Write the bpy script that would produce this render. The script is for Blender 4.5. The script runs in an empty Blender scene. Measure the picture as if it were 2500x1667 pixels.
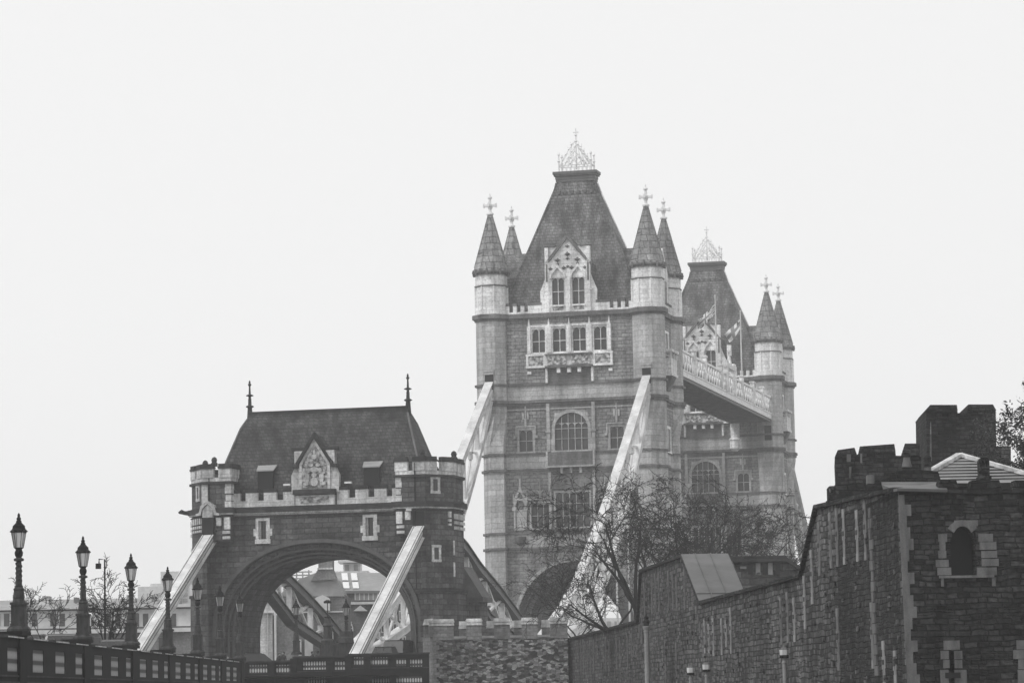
import bpy, math, random
from mathutils import Vector, Matrix
R=math.radians
sc=bpy.context.scene
# ------------------------------------------------------------------ camera
F_PX=7792.8; PITCH=.1117; ROLL=.0181; YAW=.2435; TX=6.5856; TY=359.297
cam=bpy.data.cameras.new("camera"); co=bpy.data.objects.new("camera",cam); sc.collection.objects.link(co)
cam.sensor_width=36; cam.lens=36*F_PX/2500; cam.clip_start=.5; cam.clip_end=6000
co.rotation_euler=(Matrix.Rotation(math.pi/2+PITCH,3,'X')@Matrix.Rotation(-ROLL,3,'Z')).to_euler()
sc.camera=co
# ------------------------------------------------------------------ world (flat overcast sky) and veiled sun
w=bpy.data.worlds.new("World"); sc.world=w; w.use_nodes=True; nt=w.node_tree; nt.nodes.clear()
SUN_EL=R(48); SUN_AZ=R(-58)
sky=nt.nodes.new('ShaderNodeTexSky'); sky.sky_type='NISHITA'; sky.sun_disc=False; sky.sun_elevation=SUN_EL; sky.sun_rotation=SUN_AZ
bw=nt.nodes.new('ShaderNodeRGBToBW'); nt.links.new(sky.outputs[0],bw.inputs[0])
mul=nt.nodes.new('ShaderNodeMath'); mul.operation='MULTIPLY'; mul.inputs[1].default_value=.10; nt.links.new(bw.outputs[0],mul.inputs[0])
add=nt.nodes.new('ShaderNodeMath'); add.operation='ADD'; add.inputs[1].default_value=8.45; nt.links.new(mul.outputs[0],add.inputs[0])
bg=nt.nodes.new('ShaderNodeBackground'); bg.inputs[1].default_value=.105; nt.links.new(add.outputs[0],bg.inputs[0])
ow=nt.nodes.new('ShaderNodeOutputWorld'); nt.links.new(bg.outputs[0],ow.inputs[0])
sl=bpy.data.lights.new("sun",'SUN'); sl.energy=1.5; sl.angle=R(16); sl.color=(1,1,1)
so=bpy.data.objects.new("sun",sl); sc.collection.objects.link(so)
dv=Vector((math.sin(SUN_AZ)*math.cos(SUN_EL),math.cos(SUN_AZ)*math.cos(SUN_EL)*-1,math.sin(SUN_EL)))
so.rotation_euler=dv.to_track_quat('Z','Y').to_euler()
vs=sc.view_settings; vs.view_transform='Standard'; vs.look='None'; vs.exposure=0; vs.gamma=1
sc.render.engine='CYCLES'; sc.cycles.volume_bounces=3; sc.cycles.max_bounces=6; sc.cycles.transparent_max_bounces=8

# ------------------------------------------------------------------ measuring (camera at the origin looks along +Y)
cY,sY=math.cos(YAW),math.sin(YAW)
def ray(px,py):
    a=px-1250; b=833.5-py; cr,sr=math.cos(ROLL),math.sin(ROLL)
    u=a*cr+b*sr; v=-a*sr+b*cr; cp,sp=math.cos(PITCH),math.sin(PITCH)
    return Vector((u,F_PX*cp-v*sp,F_PX*sp+v*cp))
def at(px,py,D): r=ray(px,py); return r*(D/r.y)
def zat(px,py,D): return at(px,py,D).z
def xat(px,py,D): return at(px,py,D).x
def BW(X,Y,Z=0): return Vector((TX+cY*X+sY*Y, TY-sY*X+cY*Y, Z))
# castle curtain wall frame: origin at its corner, local Y runs away along the wall
CA=.0621; CO=Vector((13.43,111,0))
def CWl(s,t): return Vector((CO.x-math.sin(CA)*s+math.cos(CA)*t, CO.y+math.cos(CA)*s+math.sin(CA)*t,0))
def onwall(px,py):      # -> s,z on the long face
    r=ray(px,py); n=Vector((math.cos(CA),math.sin(CA))); k=(CO.x*n.x+CO.y*n.y)/(r.x*n.x+r.y*n.y); p=r*k
    return -(p.x-CO.x)*math.sin(CA)+(p.y-CO.y)*math.cos(CA), p.z
def onend(px,py,s=0):       # -> t,z on the end face at s
    r=ray(px,py); n=Vector((-math.sin(CA),math.cos(CA))); k=(CO.x*n.x+CO.y*n.y+s)/(r.x*n.x+r.y*n.y); p=r*k
    return (p.x-CO.x)*math.cos(CA)+(p.y-CO.y)*math.sin(CA), p.z

# ------------------------------------------------------------------ materials
M={}
def newmat(name):
    m=bpy.data.materials.new(name); m.use_nodes=True; M[name]=m
    return m,m.node_tree,m.node_tree.nodes['Principled BSDF']
def N(t,k,**kw):
    n=t.nodes.new(k)
    for a,b in kw.items(): setattr(n,a,b)
    return n
def g3(v): return (v,v,v,1)
def coords(t,mode='uv'):
    tc=N(t,'ShaderNodeTexCoord'); sp=N(t,'ShaderNodeSeparateXYZ'); t.links.new(tc.outputs['Object'],sp.inputs[0])
    ad=N(t,'ShaderNodeMath',operation='ADD'); t.links.new(sp.outputs[0],ad.inputs[0]); t.links.new(sp.outputs[1],ad.inputs[1])
    cb=N(t,'ShaderNodeCombineXYZ'); t.links.new(ad.outputs[0],cb.inputs[0]); t.links.new(sp.outputs[2],cb.inputs[1])
    return tc,cb
def mixf(t,a,b,fac,mode='MULTIPLY'):
    m=N(t,'ShaderNodeMixRGB',blend_type=mode); m.inputs[0].default_value=fac
    for s,i in ((a,1),(b,2)):
        if hasattr(s,'is_linked'): t.links.new(s,m.inputs[i])
        else: m.inputs[i].default_value=g3(s)
    return m.outputs[0]
def noise(t,vec,scale,detail=4,lo=.3,hi=.7,a=0.,b=1.,sc3=None):
    if sc3:
        mp=N(t,'ShaderNodeMapping'); mp.inputs['Scale'].default_value=sc3; t.links.new(vec,mp.inputs[0]); vec=mp.outputs[0]
    n=N(t,'ShaderNodeTexNoise'); n.inputs['Scale'].default_value=scale; n.inputs['Detail'].default_value=detail; t.links.new(vec,n.inputs['Vector'])
    r=N(t,'ShaderNodeMapRange'); r.inputs[1].default_value=lo; r.inputs[2].default_value=hi; r.inputs[3].default_value=a; r.inputs[4].default_value=b
    t.links.new(n.outputs[0],r.inputs[0]); return r.outputs[0]
def stone(name,base,var=.35,bw_=.9,bh=.42,mort=.6,streak=.35,bump=.04,rough=.9,patch=.35,grain=.25,offset=.5,msize=.025):
    """coursed masonry: blocks of varied tone, soft joints, stained patches"""
    m,t,p=newmat(name); tc,uv=coords(t)
    wv=N(t,'ShaderNodeTexNoise'); wv.inputs['Scale'].default_value=.7; t.links.new(tc.outputs['Object'],wv.inputs['Vector'])
    b=N(t,'ShaderNodeTexBrick'); b.offset=offset; b.inputs['Scale'].default_value=1; b.inputs['Brick Width'].default_value=bw_; b.inputs['Row Height'].default_value=bh
    b.inputs['Mortar Size'].default_value=msize; b.inputs['Mortar Smooth'].default_value=.6; b.inputs['Bias'].default_value=0
    b.inputs['Color1'].default_value=g3(base*(1-var)); b.inputs['Color2'].default_value=g3(base*(1+var)); b.inputs['Mortar'].default_value=g3(base*mort)
    t.links.new(uv.outputs[0],b.inputs['Vector'])
    c=b.outputs[0]
    c=mixf(t,c,noise(t,tc.outputs['Object'],.35,5,.3,.7,1-patch,1+patch*.6),1)
    c=mixf(t,c,noise(t,tc.outputs['Object'],1,5,.35,.7,1+streak*.4,1-streak,(1.3,1.3,.12)),1)
    c=mixf(t,c,noise(t,tc.outputs['Object'],5,3,.3,.7,1-grain,1+grain),1)
    t.links.new(c,p.inputs['Base Color']); p.inputs['Roughness'].default_value=rough; p.inputs['Specular IOR Level'].default_value=.2
    bp=N(t,'ShaderNodeBump'); bp.inputs['Strength'].default_value=.8; bp.inputs['Distance'].default_value=bump
    ng=N(t,'ShaderNodeTexNoise'); ng.inputs['Scale'].default_value=4; t.links.new(tc.outputs['Object'],ng.inputs['Vector'])
    sub=N(t,'ShaderNodeMath',operation='SUBTRACT'); t.links.new(ng.outputs[0],sub.inputs[0]); t.links.new(b.outputs['Fac'],sub.inputs[1])
    t.links.new(sub.outputs[0],bp.inputs['Height']); t.links.new(bp.outputs[0],p.inputs['Normal'])
    return m
def coursed(name,base,bw_,bh,var,edge):
    """roughly coursed ragstone: two sizes of hand-cut block, wavering beds, blotches and stains"""
    m,t,p=newmat(name); tc,uv=coords(t)
    wn=N(t,'ShaderNodeTexNoise'); wn.inputs['Scale'].default_value=.9; wn.inputs['Detail'].default_value=4; t.links.new(uv.outputs[0],wn.inputs['Vector'])
    sb=N(t,'ShaderNodeVectorMath',operation='SUBTRACT'); sb.inputs[1].default_value=(.5,.5,.5); t.links.new(wn.outputs['Color'],sb.inputs[0])
    scl=N(t,'ShaderNodeVectorMath',operation='SCALE'); scl.inputs['Scale'].default_value=.24; t.links.new(sb.outputs[0],scl.inputs[0])
    av=N(t,'ShaderNodeVectorMath',operation='ADD'); t.links.new(uv.outputs[0],av.inputs[0]); t.links.new(scl.outputs[0],av.inputs[1])
    def br(w_,h_,off):
        b=N(t,'ShaderNodeTexBrick'); b.offset=off; b.squash=1.5; b.squash_frequency=3; b.inputs['Scale'].default_value=1; b.inputs['Brick Width'].default_value=w_; b.inputs['Row Height'].default_value=h_
        b.inputs['Mortar Size'].default_value=.034; b.inputs['Mortar Smooth'].default_value=.7; b.inputs['Bias'].default_value=-.15
        b.inputs['Color1'].default_value=g3(base*(1-var)); b.inputs['Color2'].default_value=g3(base*(1+var*1.6)); b.inputs['Mortar'].default_value=g3(base*(1-edge)*.8)
        t.links.new(av.outputs[0],b.inputs['Vector']); return b
    b1=br(bw_,bh,.37); b2=br(bw_*1.35,bh*1.12,.61)
    pick=noise(t,uv.outputs[0],.45,3,.46,.54,0,1)
    mx=N(t,'ShaderNodeMixRGB'); t.links.new(pick,mx.inputs[0]); t.links.new(b1.outputs[0],mx.inputs[1]); t.links.new(b2.outputs[0],mx.inputs[2])
    c=mx.outputs[0]
    c=mixf(t,c,noise(t,tc.outputs['Object'],.2,6,.3,.7,.55,1.5),1)
    c=mixf(t,c,noise(t,tc.outputs['Object'],1.1,5,.35,.7,1.15,.65,(1.3,1.3,.12)),1)
    c=mixf(t,c,noise(t,tc.outputs['Object'],6,4,.3,.7,.6,1.4),1)
    t.links.new(c,p.inputs['Base Color']); p.inputs['Roughness'].default_value=.95; p.inputs['Specular IOR Level'].default_value=.15
    mb=N(t,'ShaderNodeMixRGB'); t.links.new(pick,mb.inputs[0]); t.links.new(b1.outputs['Fac'],mb.inputs[1]); t.links.new(b2.outputs['Fac'],mb.inputs[2])
    ng=N(t,'ShaderNodeTexNoise'); ng.inputs['Scale'].default_value=3.5; ng.inputs['Detail'].default_value=5; t.links.new(tc.outputs['Object'],ng.inputs['Vector'])
    su=N(t,'ShaderNodeMath',operation='SUBTRACT'); t.links.new(ng.outputs[0],su.inputs[0]); t.links.new(mb.outputs[0],su.inputs[1])
    bp=N(t,'ShaderNodeBump'); bp.inputs['Strength'].default_value=.9; bp.inputs['Distance'].default_value=.14
    t.links.new(su.outputs[0],bp.inputs['Height']); t.links.new(bp.outputs[0],p.inputs['Normal'])
    return m
def rubble(name,base,sc2,var,edge,bump=.12):
    """irregular rubble: roughly coursed stones of mixed size and tone, deep ragged joints"""
    m,t,p=newmat(name); tc,uv=coords(t)
    wn=N(t,'ShaderNodeTexNoise'); wn.inputs['Scale'].default_value=.6; wn.inputs['Detail'].default_value=3; t.links.new(uv.outputs[0],wn.inputs['Vector'])
    sb=N(t,'ShaderNodeVectorMath',operation='SUBTRACT'); sb.inputs[1].default_value=(.5,.5,.5); t.links.new(wn.outputs['Color'],sb.inputs[0])
    scl=N(t,'ShaderNodeVectorMath',operation='SCALE'); scl.inputs['Scale'].default_value=.35; t.links.new(sb.outputs[0],scl.inputs[0])
    av=N(t,'ShaderNodeVectorMath',operation='ADD'); t.links.new(uv.outputs[0],av.inputs[0]); t.links.new(scl.outputs[0],av.inputs[1])
    mp=N(t,'ShaderNodeMapping'); mp.inputs['Scale'].default_value=(sc2[0],sc2[1],1); t.links.new(av.outputs[0],mp.inputs[0])
    v1=N(t,'ShaderNodeTexVoronoi',voronoi_dimensions='2D',feature='F1'); v1.inputs['Scale'].default_value=1; v1.inputs['Randomness'].default_value=.8
    v2=N(t,'ShaderNodeTexVoronoi',voronoi_dimensions='2D',feature='DISTANCE_TO_EDGE'); v2.inputs['Scale'].default_value=1; v2.inputs['Randomness'].default_value=.8
    t.links.new(mp.outputs[0],v1.inputs['Vector']); t.links.new(mp.outputs[0],v2.inputs['Vector'])
    sx=N(t,'ShaderNodeSeparateXYZ'); t.links.new(v1.outputs['Color'],sx.inputs[0])
    pw=N(t,'ShaderNodeMath',operation='POWER'); pw.inputs[1].default_value=1.8; t.links.new(sx.outputs[0],pw.inputs[0])
    r=N(t,'ShaderNodeMapRange'); r.inputs[3].default_value=1-var; r.inputs[4].default_value=1+var*2.2; t.links.new(pw.outputs[0],r.inputs[0])
    c=mixf(t,base,r.outputs[0],1)
    e=N(t,'ShaderNodeMapRange'); e.inputs[1].default_value=0; e.inputs[2].default_value=.12; e.inputs[3].default_value=1-edge; e.inputs[4].default_value=1; t.links.new(v2.outputs['Distance'],e.inputs[0])
    c=mixf(t,c,e.outputs[0],1)
    c=mixf(t,c,noise(t,tc.outputs['Object'],.25,5,.3,.7,.55,1.45),1)
    c=mixf(t,c,noise(t,tc.outputs['Object'],1.1,5,.35,.7,1.15,.65,(1.3,1.3,.12)),1)
    c=mixf(t,c,noise(t,tc.outputs['Object'],7,4,.3,.7,.65,1.35),1)
    t.links.new(c,p.inputs['Base Color']); p.inputs['Roughness'].default_value=.95; p.inputs['Specular IOR Level'].default_value=.15
    bp=N(t,'ShaderNodeBump'); bp.inputs['Strength'].default_value=.9; bp.inputs['Distance'].default_value=bump
    ad=N(t,'ShaderNodeMath',operation='ADD'); t.links.new(e.outputs[0],ad.inputs[0]); t.links.new(sx.outputs[1],ad.inputs[1])
    t.links.new(ad.outputs[0],bp.inputs['Height']); t.links.new(bp.outputs[0],p.inputs['Normal'])
    return m
def plain(name,base,var=.2,scale=1.5,rough=.6,spec=.3,stretch=(1,1,.3),fine=.12,metal=0):
    m,t,p=newmat(name); tc=N(t,'ShaderNodeTexCoord')
    c=mixf(t,base,noise(t,tc.outputs['Object'],scale,5,.3,.7,1-var,1+var,stretch),1)
    c=mixf(t,c,noise(t,tc.outputs['Object'],scale*6,3,.3,.7,1-fine,1+fine),1)
    t.links.new(c,p.inputs['Base Color']); p.inputs['Roughness'].default_value=rough; p.inputs['Specular IOR Level'].default_value=spec; p.inputs['Metallic'].default_value=metal
    return m
stone('granite',.29,.17,.95,.40,.5,.3,.08,patch=.3,grain=.3,msize=.035)
stone('granite_band',.47,.12,1.4,.62,.65,.3,.04,patch=.22,grain=.2)
stone('portland',.85,.07,1.3,.5,.75,.35,.03,patch=.15,grain=.2)
stone('weathered_ledge',.17,.1,1.8,.3,.8,.4,.02)  # weathered ledges, and stone with shade put into its colour
stone('slate',.20,.2,.5,.36,.5,.55,.04,rough=.7,patch=.5,grain=.3,msize=.04)  # main tower roof, lightened: fog round the tower top put into the colour
stone('spire_stone',.29,.2,1.1,.75,.4,.35,.05,patch=.35,grain=.3,msize=.05)  # spires paler too, with high fog mixed into the stone colour
plain('lead_dark',.12,.25)
plain('crest_metal',.8,.15,rough=.5)  # pale metal whitened further to carry the fog at the crest
plain('glass_tower',.05,.6,.9,rough=.25,spec=.5)
stone('sooty_granite',.095,.38,1.05,.44,.5,.4,.09,patch=.4,grain=.35,msize=.035)
stone('sooty_slate',.07,.28,.42,.3,.45,.6,.04,rough=.65,patch=.45,grain=.3,msize=.04)
stone('sooty_ledge',.045,.2,1.6,.3,.8,.4,.02)
stone('pale_dressing',.60,.1,1.2,.6,.75,.45,.02,patch=.22)
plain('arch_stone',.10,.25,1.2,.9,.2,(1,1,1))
plain('glass_dark',.02,.3,rough=.2,spec=.5)
plain('chain_paint',.62,.22,.8,rough=.5)
plain('chain_edge',.10,.2,.8,rough=.5)
plain('walkway_paint',.85,.08,.8,rough=.6)
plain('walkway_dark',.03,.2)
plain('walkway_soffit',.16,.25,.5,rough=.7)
plain('iron_black',.010,.3,3,rough=.8,spec=.12)
plain('lamp_column',.032,.6,9,rough=.6,spec=.25)
plain('road_asphalt',.05,.2)
plain('earth',.06,.3,.05)
plain('bark',.016,.3,3,rough=.9)
plain('bark_far',.03,.3,3,rough=.9)
plain('leaf',.04,.4,2)
plain('white_globe',.8,.05)
plain('roof_lead',.105,.28,.6,rough=.6,stretch=(1,1,1),fine=.06)
plain('board_white',.22,.2,1.5)
plain('car_black',.02,.1,rough=.3,spec=.6)
plain('car_grey',.18,.1,rough=.35,spec=.6)
plain('cloth_dark',.025,.2)
plain('cloth_pale',.45,.2)
plain('skin',.28,.1)
plain('flag_white',.75,.06)
plain('flag_dark',.09,.1)
plain('flag_mid',.25,.1)
plain('pale_wall',.62,.08,.3)
plain('grey_roof',.28,.15,.3)
stone('brown_brick',.19,.1,.5,.16,.9,.3,.01)
plain('water',.06,.2,.2,rough=.15,spec=.5)
coursed('castle_rag',.090,.46,.23,.55,.52)
stone('castle_pale',.16,.45,.9,.45,.6,.3,.04,patch=.35,grain=.3)
coursed('castle_dark',.037,.38,.19,.5,.35)  # darker ragstone: shade of the camera-side faces put into the colour
plain('castle_dressing',.26,.22,1.5,rough=.9)
plain('castle_dressing_mid',.17,.35,1.5,rough=.9)
plain('castle_dressing_dim',.12,.45,3,rough=.9)
rubble('rubble_mixed',.14,(2.9,6.0),.78,.4)
stone('rubble_top',.20,.2,.6,.3,.8,.3,.03,patch=.25)
plain('void_black',.004,.1)
# lattice panel: pale pierced diamonds on dark iron
def lattice_mat(name,sx,sz,a,b,thr=.42):
    m,t,p=newmat(name); tc=N(t,'ShaderNodeTexCoord'); sp=N(t,'ShaderNodeSeparateXYZ'); t.links.new(tc.outputs['Object'],sp.inputs[0])
    ad=N(t,'ShaderNodeMath',operation='ADD'); t.links.new(sp.outputs[0],ad.inputs[0]); t.links.new(sp.outputs[1],ad.inputs[1])
    def wave(src,k):
        m1=N(t,'ShaderNodeMath',operation='MULTIPLY'); m1.inputs[1].default_value=k; t.links.new(src,m1.inputs[0])
        m2=N(t,'ShaderNodeMath',operation='SINE'); t.links.new(m1.outputs[0],m2.inputs[0])
        m3=N(t,'ShaderNodeMath',operation='ABSOLUTE'); t.links.new(m2.outputs[0],m3.inputs[0]); return m3.outputs[0]
    a1=wave(ad.outputs[0],math.pi/sx); a2=wave(sp.outputs[2],math.pi/sz)
    mu=N(t,'ShaderNodeMath',operation='MULTIPLY'); t.links.new(a1,mu.inputs[0]); t.links.new(a2,mu.inputs[1])
    gt=N(t,'ShaderNodeMapRange'); gt.inputs[1].default_value=thr-.12; gt.inputs[2].default_value=thr+.12; t.links.new(mu.outputs[0],gt.inputs[0])
    mx=N(t,'ShaderNodeMixRGB'); t.links.new(gt.outputs[0],mx.inputs[0]); mx.inputs[1].default_value=g3(a); mx.inputs[2].default_value=g3(b)
    t.links.new(mx.outputs[0],p.inputs['Base Color']); p.inputs['Roughness'].default_value=.6
lattice_mat('lattice',.2,.46,.03,.55,.5)
# carved relief: blotchy pale stone, shade of the undercutting put into its colour, raised by bump
def carved(name,base,scale=4.5):
    m,t,p=newmat(name); tc=N(t,'ShaderNodeTexCoord')
    n=N(t,'ShaderNodeTexVoronoi',feature='SMOOTH_F1'); n.inputs['Scale'].default_value=scale; t.links.new(tc.outputs['Object'],n.inputs['Vector'])
    f=noise(t,tc.outputs['Object'],scale*.9,5,.4,.6,.25,1.)
    t.links.new(mixf(t,base,f,1),p.inputs['Base Color']); p.inputs['Roughness'].default_value=.9
    bp=N(t,'ShaderNodeBump'); bp.inputs['Strength'].default_value=1; bp.inputs['Distance'].default_value=.2; t.links.new(n.outputs['Distance'],bp.inputs['Height']); t.links.new(bp.outputs[0],p.inputs['Normal'])
carved('carving_tower',.55,3.2); carved('carving_abutment',.42,3.6)

# ------------------------------------------------------------------ mesh builder
ORG={}
NOSPLIT={'wall','proud_stones','pale_rubble','trunk','crown','foliage','flag','flag_stripe','pane','face','hair','window','arrow_loop','slit'}
class MB:
    def __init__(s): s.v=[]; s.f=[]
    def add(s,vs,fs):
        o=len(s.v); s.v+= [tuple(x) for x in vs]; s.f+=[tuple(i+o for i in f) for f in fs]; return s
    def box(s,x0,x1,y0,y1,z0,z1):
        return s.add([(x0,y0,z0),(x1,y0,z0),(x1,y1,z0),(x0,y1,z0),(x0,y0,z1),(x1,y0,z1),(x1,y1,z1),(x0,y1,z1)],
            [(0,3,2,1),(4,5,6,7),(0,1,5,4),(1,2,6,5),(2,3,7,6),(3,0,4,7)])
    def loft(s,A,zA,B,zB):
        n=len(A); v=[(x,y,zA) for x,y in A]+[(x,y,zB) for x,y in B]
        return s.add(v,[tuple(reversed(range(n))),tuple(range(n,2*n))]+[(i,(i+1)%n,(i+1)%n+n,i+n) for i in range(n)])
    def prism(s,A,z0,z1): return s.loft(A,z0,A,z1)
    def exz(s,P,y0,y1):      # outline in XZ, extruded along Y
        n=len(P); v=[(x,y0,z) for x,z in P]+[(x,y1,z) for x,z in P]
        return s.add(v,[tuple(range(n)),tuple(reversed(range(n,2*n)))]+[(i,i+n,(i+1)%n+n,(i+1)%n) for i in range(n)])
    def eyz(s,P,x0,x1):
        n=len(P); v=[(x0,y,z) for y,z in P]+[(x1,y,z) for y,z in P]
        return s.add(v,[tuple(reversed(range(n))),tuple(range(n,2*n))]+[(i,(i+1)%n,(i+1)%n+n,i+n) for i in range(n)])
    def ring(s,outer,inner,y0,y1,closed=False):   # band between two XZ polylines
        n=len(outer); v=[]
        for y in (y0,y1):
            v+=[(x,y,z) for x,z in outer]+[(x,y,z) for x,z in inner]
        f=[]
        for i in range(n-1):
            f+=[(i,i+1,n+i+1,n+i),(2*n+i,3*n+i,3*n+i+1,2*n+i+1),(i,2*n+i,2*n+i+1,i+1),(n+i,n+i+1,3*n+i+1,3*n+i)]
        f+=[(0,n,3*n,2*n),(n-1,3*n-1,4*n-1,2*n-1)]
        return s.add(v,f)
    def beam(s,p,q,w,h,up=(0,0,1)):
        p=Vector(p);q=Vector(q); d=(q-p).normalized(); side=d.cross(Vector(up))
        if side.length<1e-4: side=d.cross(Vector((0,1,0)))
        side.normalize(); u=side.cross(d).normalized(); a=side*(w/2); b=u*(h/2)
        v=[p-a-b,p+a-b,p+a+b,p-a+b,q-a-b,q+a-b,q+a+b,q-a+b]
        return s.add(v,[(0,1,2,3),(7,6,5,4),(0,4,5,1),(1,5,6,2),(2,6,7,3),(3,7,4,0)])
    def tube(s,path,rad,n=6,caps=True):
        path=[Vector(p) for p in path]; vs=[]; m=len(path)
        for i,p in enumerate(path):
            d=(path[min(i+1,m-1)]-path[max(i-1,0)]).normalized()
            a=d.cross(Vector((.31,.17,.93)));
            if a.length<1e-3: a=d.cross(Vector((1,0,0)))
            a.normalize(); b=d.cross(a); r=rad[i] if hasattr(rad,'__len__') else rad
            vs+=[p+a*(r*math.cos(2*math.pi*k/n))+b*(r*math.sin(2*math.pi*k/n)) for k in range(n)]
        fs=[(i*n+k,i*n+(k+1)%n,(i+1)*n+(k+1)%n,(i+1)*n+k) for i in range(m-1) for k in range(n)]
        if caps: fs+=[tuple(reversed(range(n))),tuple(range((m-1)*n,m*n))]
        return s.add(vs,fs)
    def lathe(s,cx,cy,prof,n=12,rot=0,z=0):
        vs=[(cx+r*math.cos(2*math.pi*k/n+rot),cy+r*math.sin(2*math.pi*k/n+rot),z+h) for r,h in prof for k in range(n)]
        m=len(prof); fs=[(i*n+k,i*n+(k+1)%n,(i+1)*n+(k+1)%n,(i+1)*n+k) for i in range(m-1) for k in range(n)]
        fs+=[tuple(reversed(range(n))),tuple(range((m-1)*n,m*n))]
        return s.add(vs,fs)
    def wall(s,x0,x1,z0,z1,y,d,holes):    # front at y, reveals d deep
        xs=sorted({x0,x1,*[h[0] for h in holes],*[h[1] for h in holes]}); zs=sorted({z0,z1,*[h[2] for h in holes],*[h[3] for h in holes]})
        for i in range(len(xs)-1):
            for j in range(len(zs)-1):
                cx=(xs[i]+xs[i+1])/2; cz=(zs[j]+zs[j+1])/2
                if any(h[0]<cx<h[1] and h[2]<cz<h[3] for h in holes): continue
                s.add([(xs[i],y,zs[j]),(xs[i+1],y,zs[j]),(xs[i+1],y,zs[j+1]),(xs[i],y,zs[j+1])],[(0,1,2,3)])
        for a,b,c,e in holes:
            s.add([(a,y,c),(b,y,c),(b,y,e),(a,y,e),(a,y+d,c),(b,y+d,c),(b,y+d,e),(a,y+d,e)],[(0,4,5,1),(1,5,6,2),(2,6,7,3),(3,7,4,0)])
        return s
    def xf(s,mat): s.v=[tuple(mat@Vector(p)) for p in s.v]; return s
    def clusters(s,tol=.03):
        n=len(s.v); up=list(range(n))
        def find(i):
            while up[i]!=i: up[i]=up[up[i]]; i=up[i]
            return i
        for f in s.f:
            a=find(f[0])
            for i in f[1:]: up[find(i)]=a
        bb={}
        for i,(x,y,z) in enumerate(s.v):
            b=bb.setdefault(find(i),[x,y,z,x,y,z])
            b[0]=min(b[0],x);b[1]=min(b[1],y);b[2]=min(b[2],z);b[3]=max(b[3],x);b[4]=max(b[4],y);b[5]=max(b[5],z)
        ks=list(bb)
        if len(ks)>400: return None
        cu={k:k for k in ks}
        def fc(k):
            while cu[k]!=k: k=cu[k]
            return k
        for i,a in enumerate(ks):
            for b in ks[i+1:]:
                A,B=bb[a],bb[b]
                if all(A[j]-tol<=B[j+3] and B[j]-tol<=A[j+3] for j in range(3)): cu[fc(b)]=fc(a)
        out={}
        for fi,f in enumerate(s.f): out.setdefault(fc(find(f[0])),[]).append(fi)
        return list(out.values())
    def build(s,name,mat,parent=None,smooth=False,frame=None,sub=False):
        if parent and name not in NOSPLIT and len(s.v)<9000:
            cl=s.clusters()
            if cl and 1<len(cl)<=60:
                first=None
                for fs in cl:
                    m2=MB(); mp={}
                    for fi in fs:
                        t=[]
                        for i in s.f[fi]:
                            if i not in mp: mp[i]=len(m2.v); m2.v.append(s.v[i])
                            t.append(mp[i])
                        m2.f.append(tuple(t))
                    o=m2._build(name,mat,parent,smooth,frame); first=first or o
                return first
        return s._build(name,mat,parent,smooth,frame)
    def _build(s,name,mat,parent=None,smooth=False,frame=None,sub=False):
        me=bpy.data.meshes.new(name); me.from_pydata(s.v,[],s.f); me.update()
        me.materials.append(M[mat] if isinstance(mat,str) else mat)
        if smooth:
            for p in me.polygons: p.use_smooth=True
        o=bpy.data.objects.new(name,me); sc.collection.objects.link(o)
        if parent:
            o.parent=parent
            if parent.name in ORG: o.location=-ORG[parent.name]
        elif frame=='B': o.location=BW(0,0,0); o.rotation_euler=(0,0,-YAW)
        elif frame=='C': o.location=CO; o.rotation_euler=(0,0,CA)
        return o
def tag(o,label,cat,group=None,kind=None):
    if label: o['label']=label
    if cat: o['category']=cat
    if group: o['group']=group
    if kind: o['kind']=kind
    return o
def thing(name,label,cat,org=(0,0,0),frame='W',group=None):
    o=bpy.data.objects.new(name,None); sc.collection.objects.link(o); o.empty_display_size=.5
    ov=Vector(org)
    if frame=='B': o.location=BW(*ov); o.rotation_euler=(0,0,-YAW)
    elif frame=='C': c=CWl(ov.y,ov.x); o.location=(c.x,c.y,ov.z); o.rotation_euler=(0,0,CA)
    else: o.location=ov
    ORG[o.name]=ov
    return tag(o,label,cat,group)
def copy_tree(o,parent=None):
    c=o.copy(); sc.collection.objects.link(c)
    if parent: c.parent=parent
    for ch in list(o.children): copy_tree(ch,c)
    return c
def ngon(cx,cy,r,n=8,rot=None):
    rot=math.pi/n if rot is None else rot
    return [(cx+r*math.cos(2*math.pi*k/n+rot),cy+r*math.sin(2*math.pi*k/n+rot)) for k in range(n)]
def offs(P,d):
    n=len(P); out=[]
    for i in range(n):
        p0,p1,p2=P[i-1],P[i],P[(i+1)%n]
        e1=Vector((p1[0]-p0[0],p1[1]-p0[1])).normalized(); e2=Vector((p2[0]-p1[0],p2[1]-p1[1])).normalized()
        n1=Vector((e1.y,-e1.x)); n2=Vector((e2.y,-e2.x)); b=(n1+n2)
        k=d/max(.3,(1+n1.dot(n2))); out.append((p1[0]+b.x*k,p1[1]+b.y*k))
    return out
def arch_pts(cx,a,zs,b,n=24,legs=None,pw=2.0):   # half-superellipse from left to right
    P=[]
    for i in range(n+1):
        th=math.pi-math.pi*i/n; c=math.cos(th); s_=math.sin(th)
        P.append((cx+a*math.copysign(abs(c)**(2/pw),c), zs+b*abs(s_)**(2/pw)))
    if legs is not None: P=[(cx-a,legs)]+P+[(cx+a,legs)]
    return P

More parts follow.
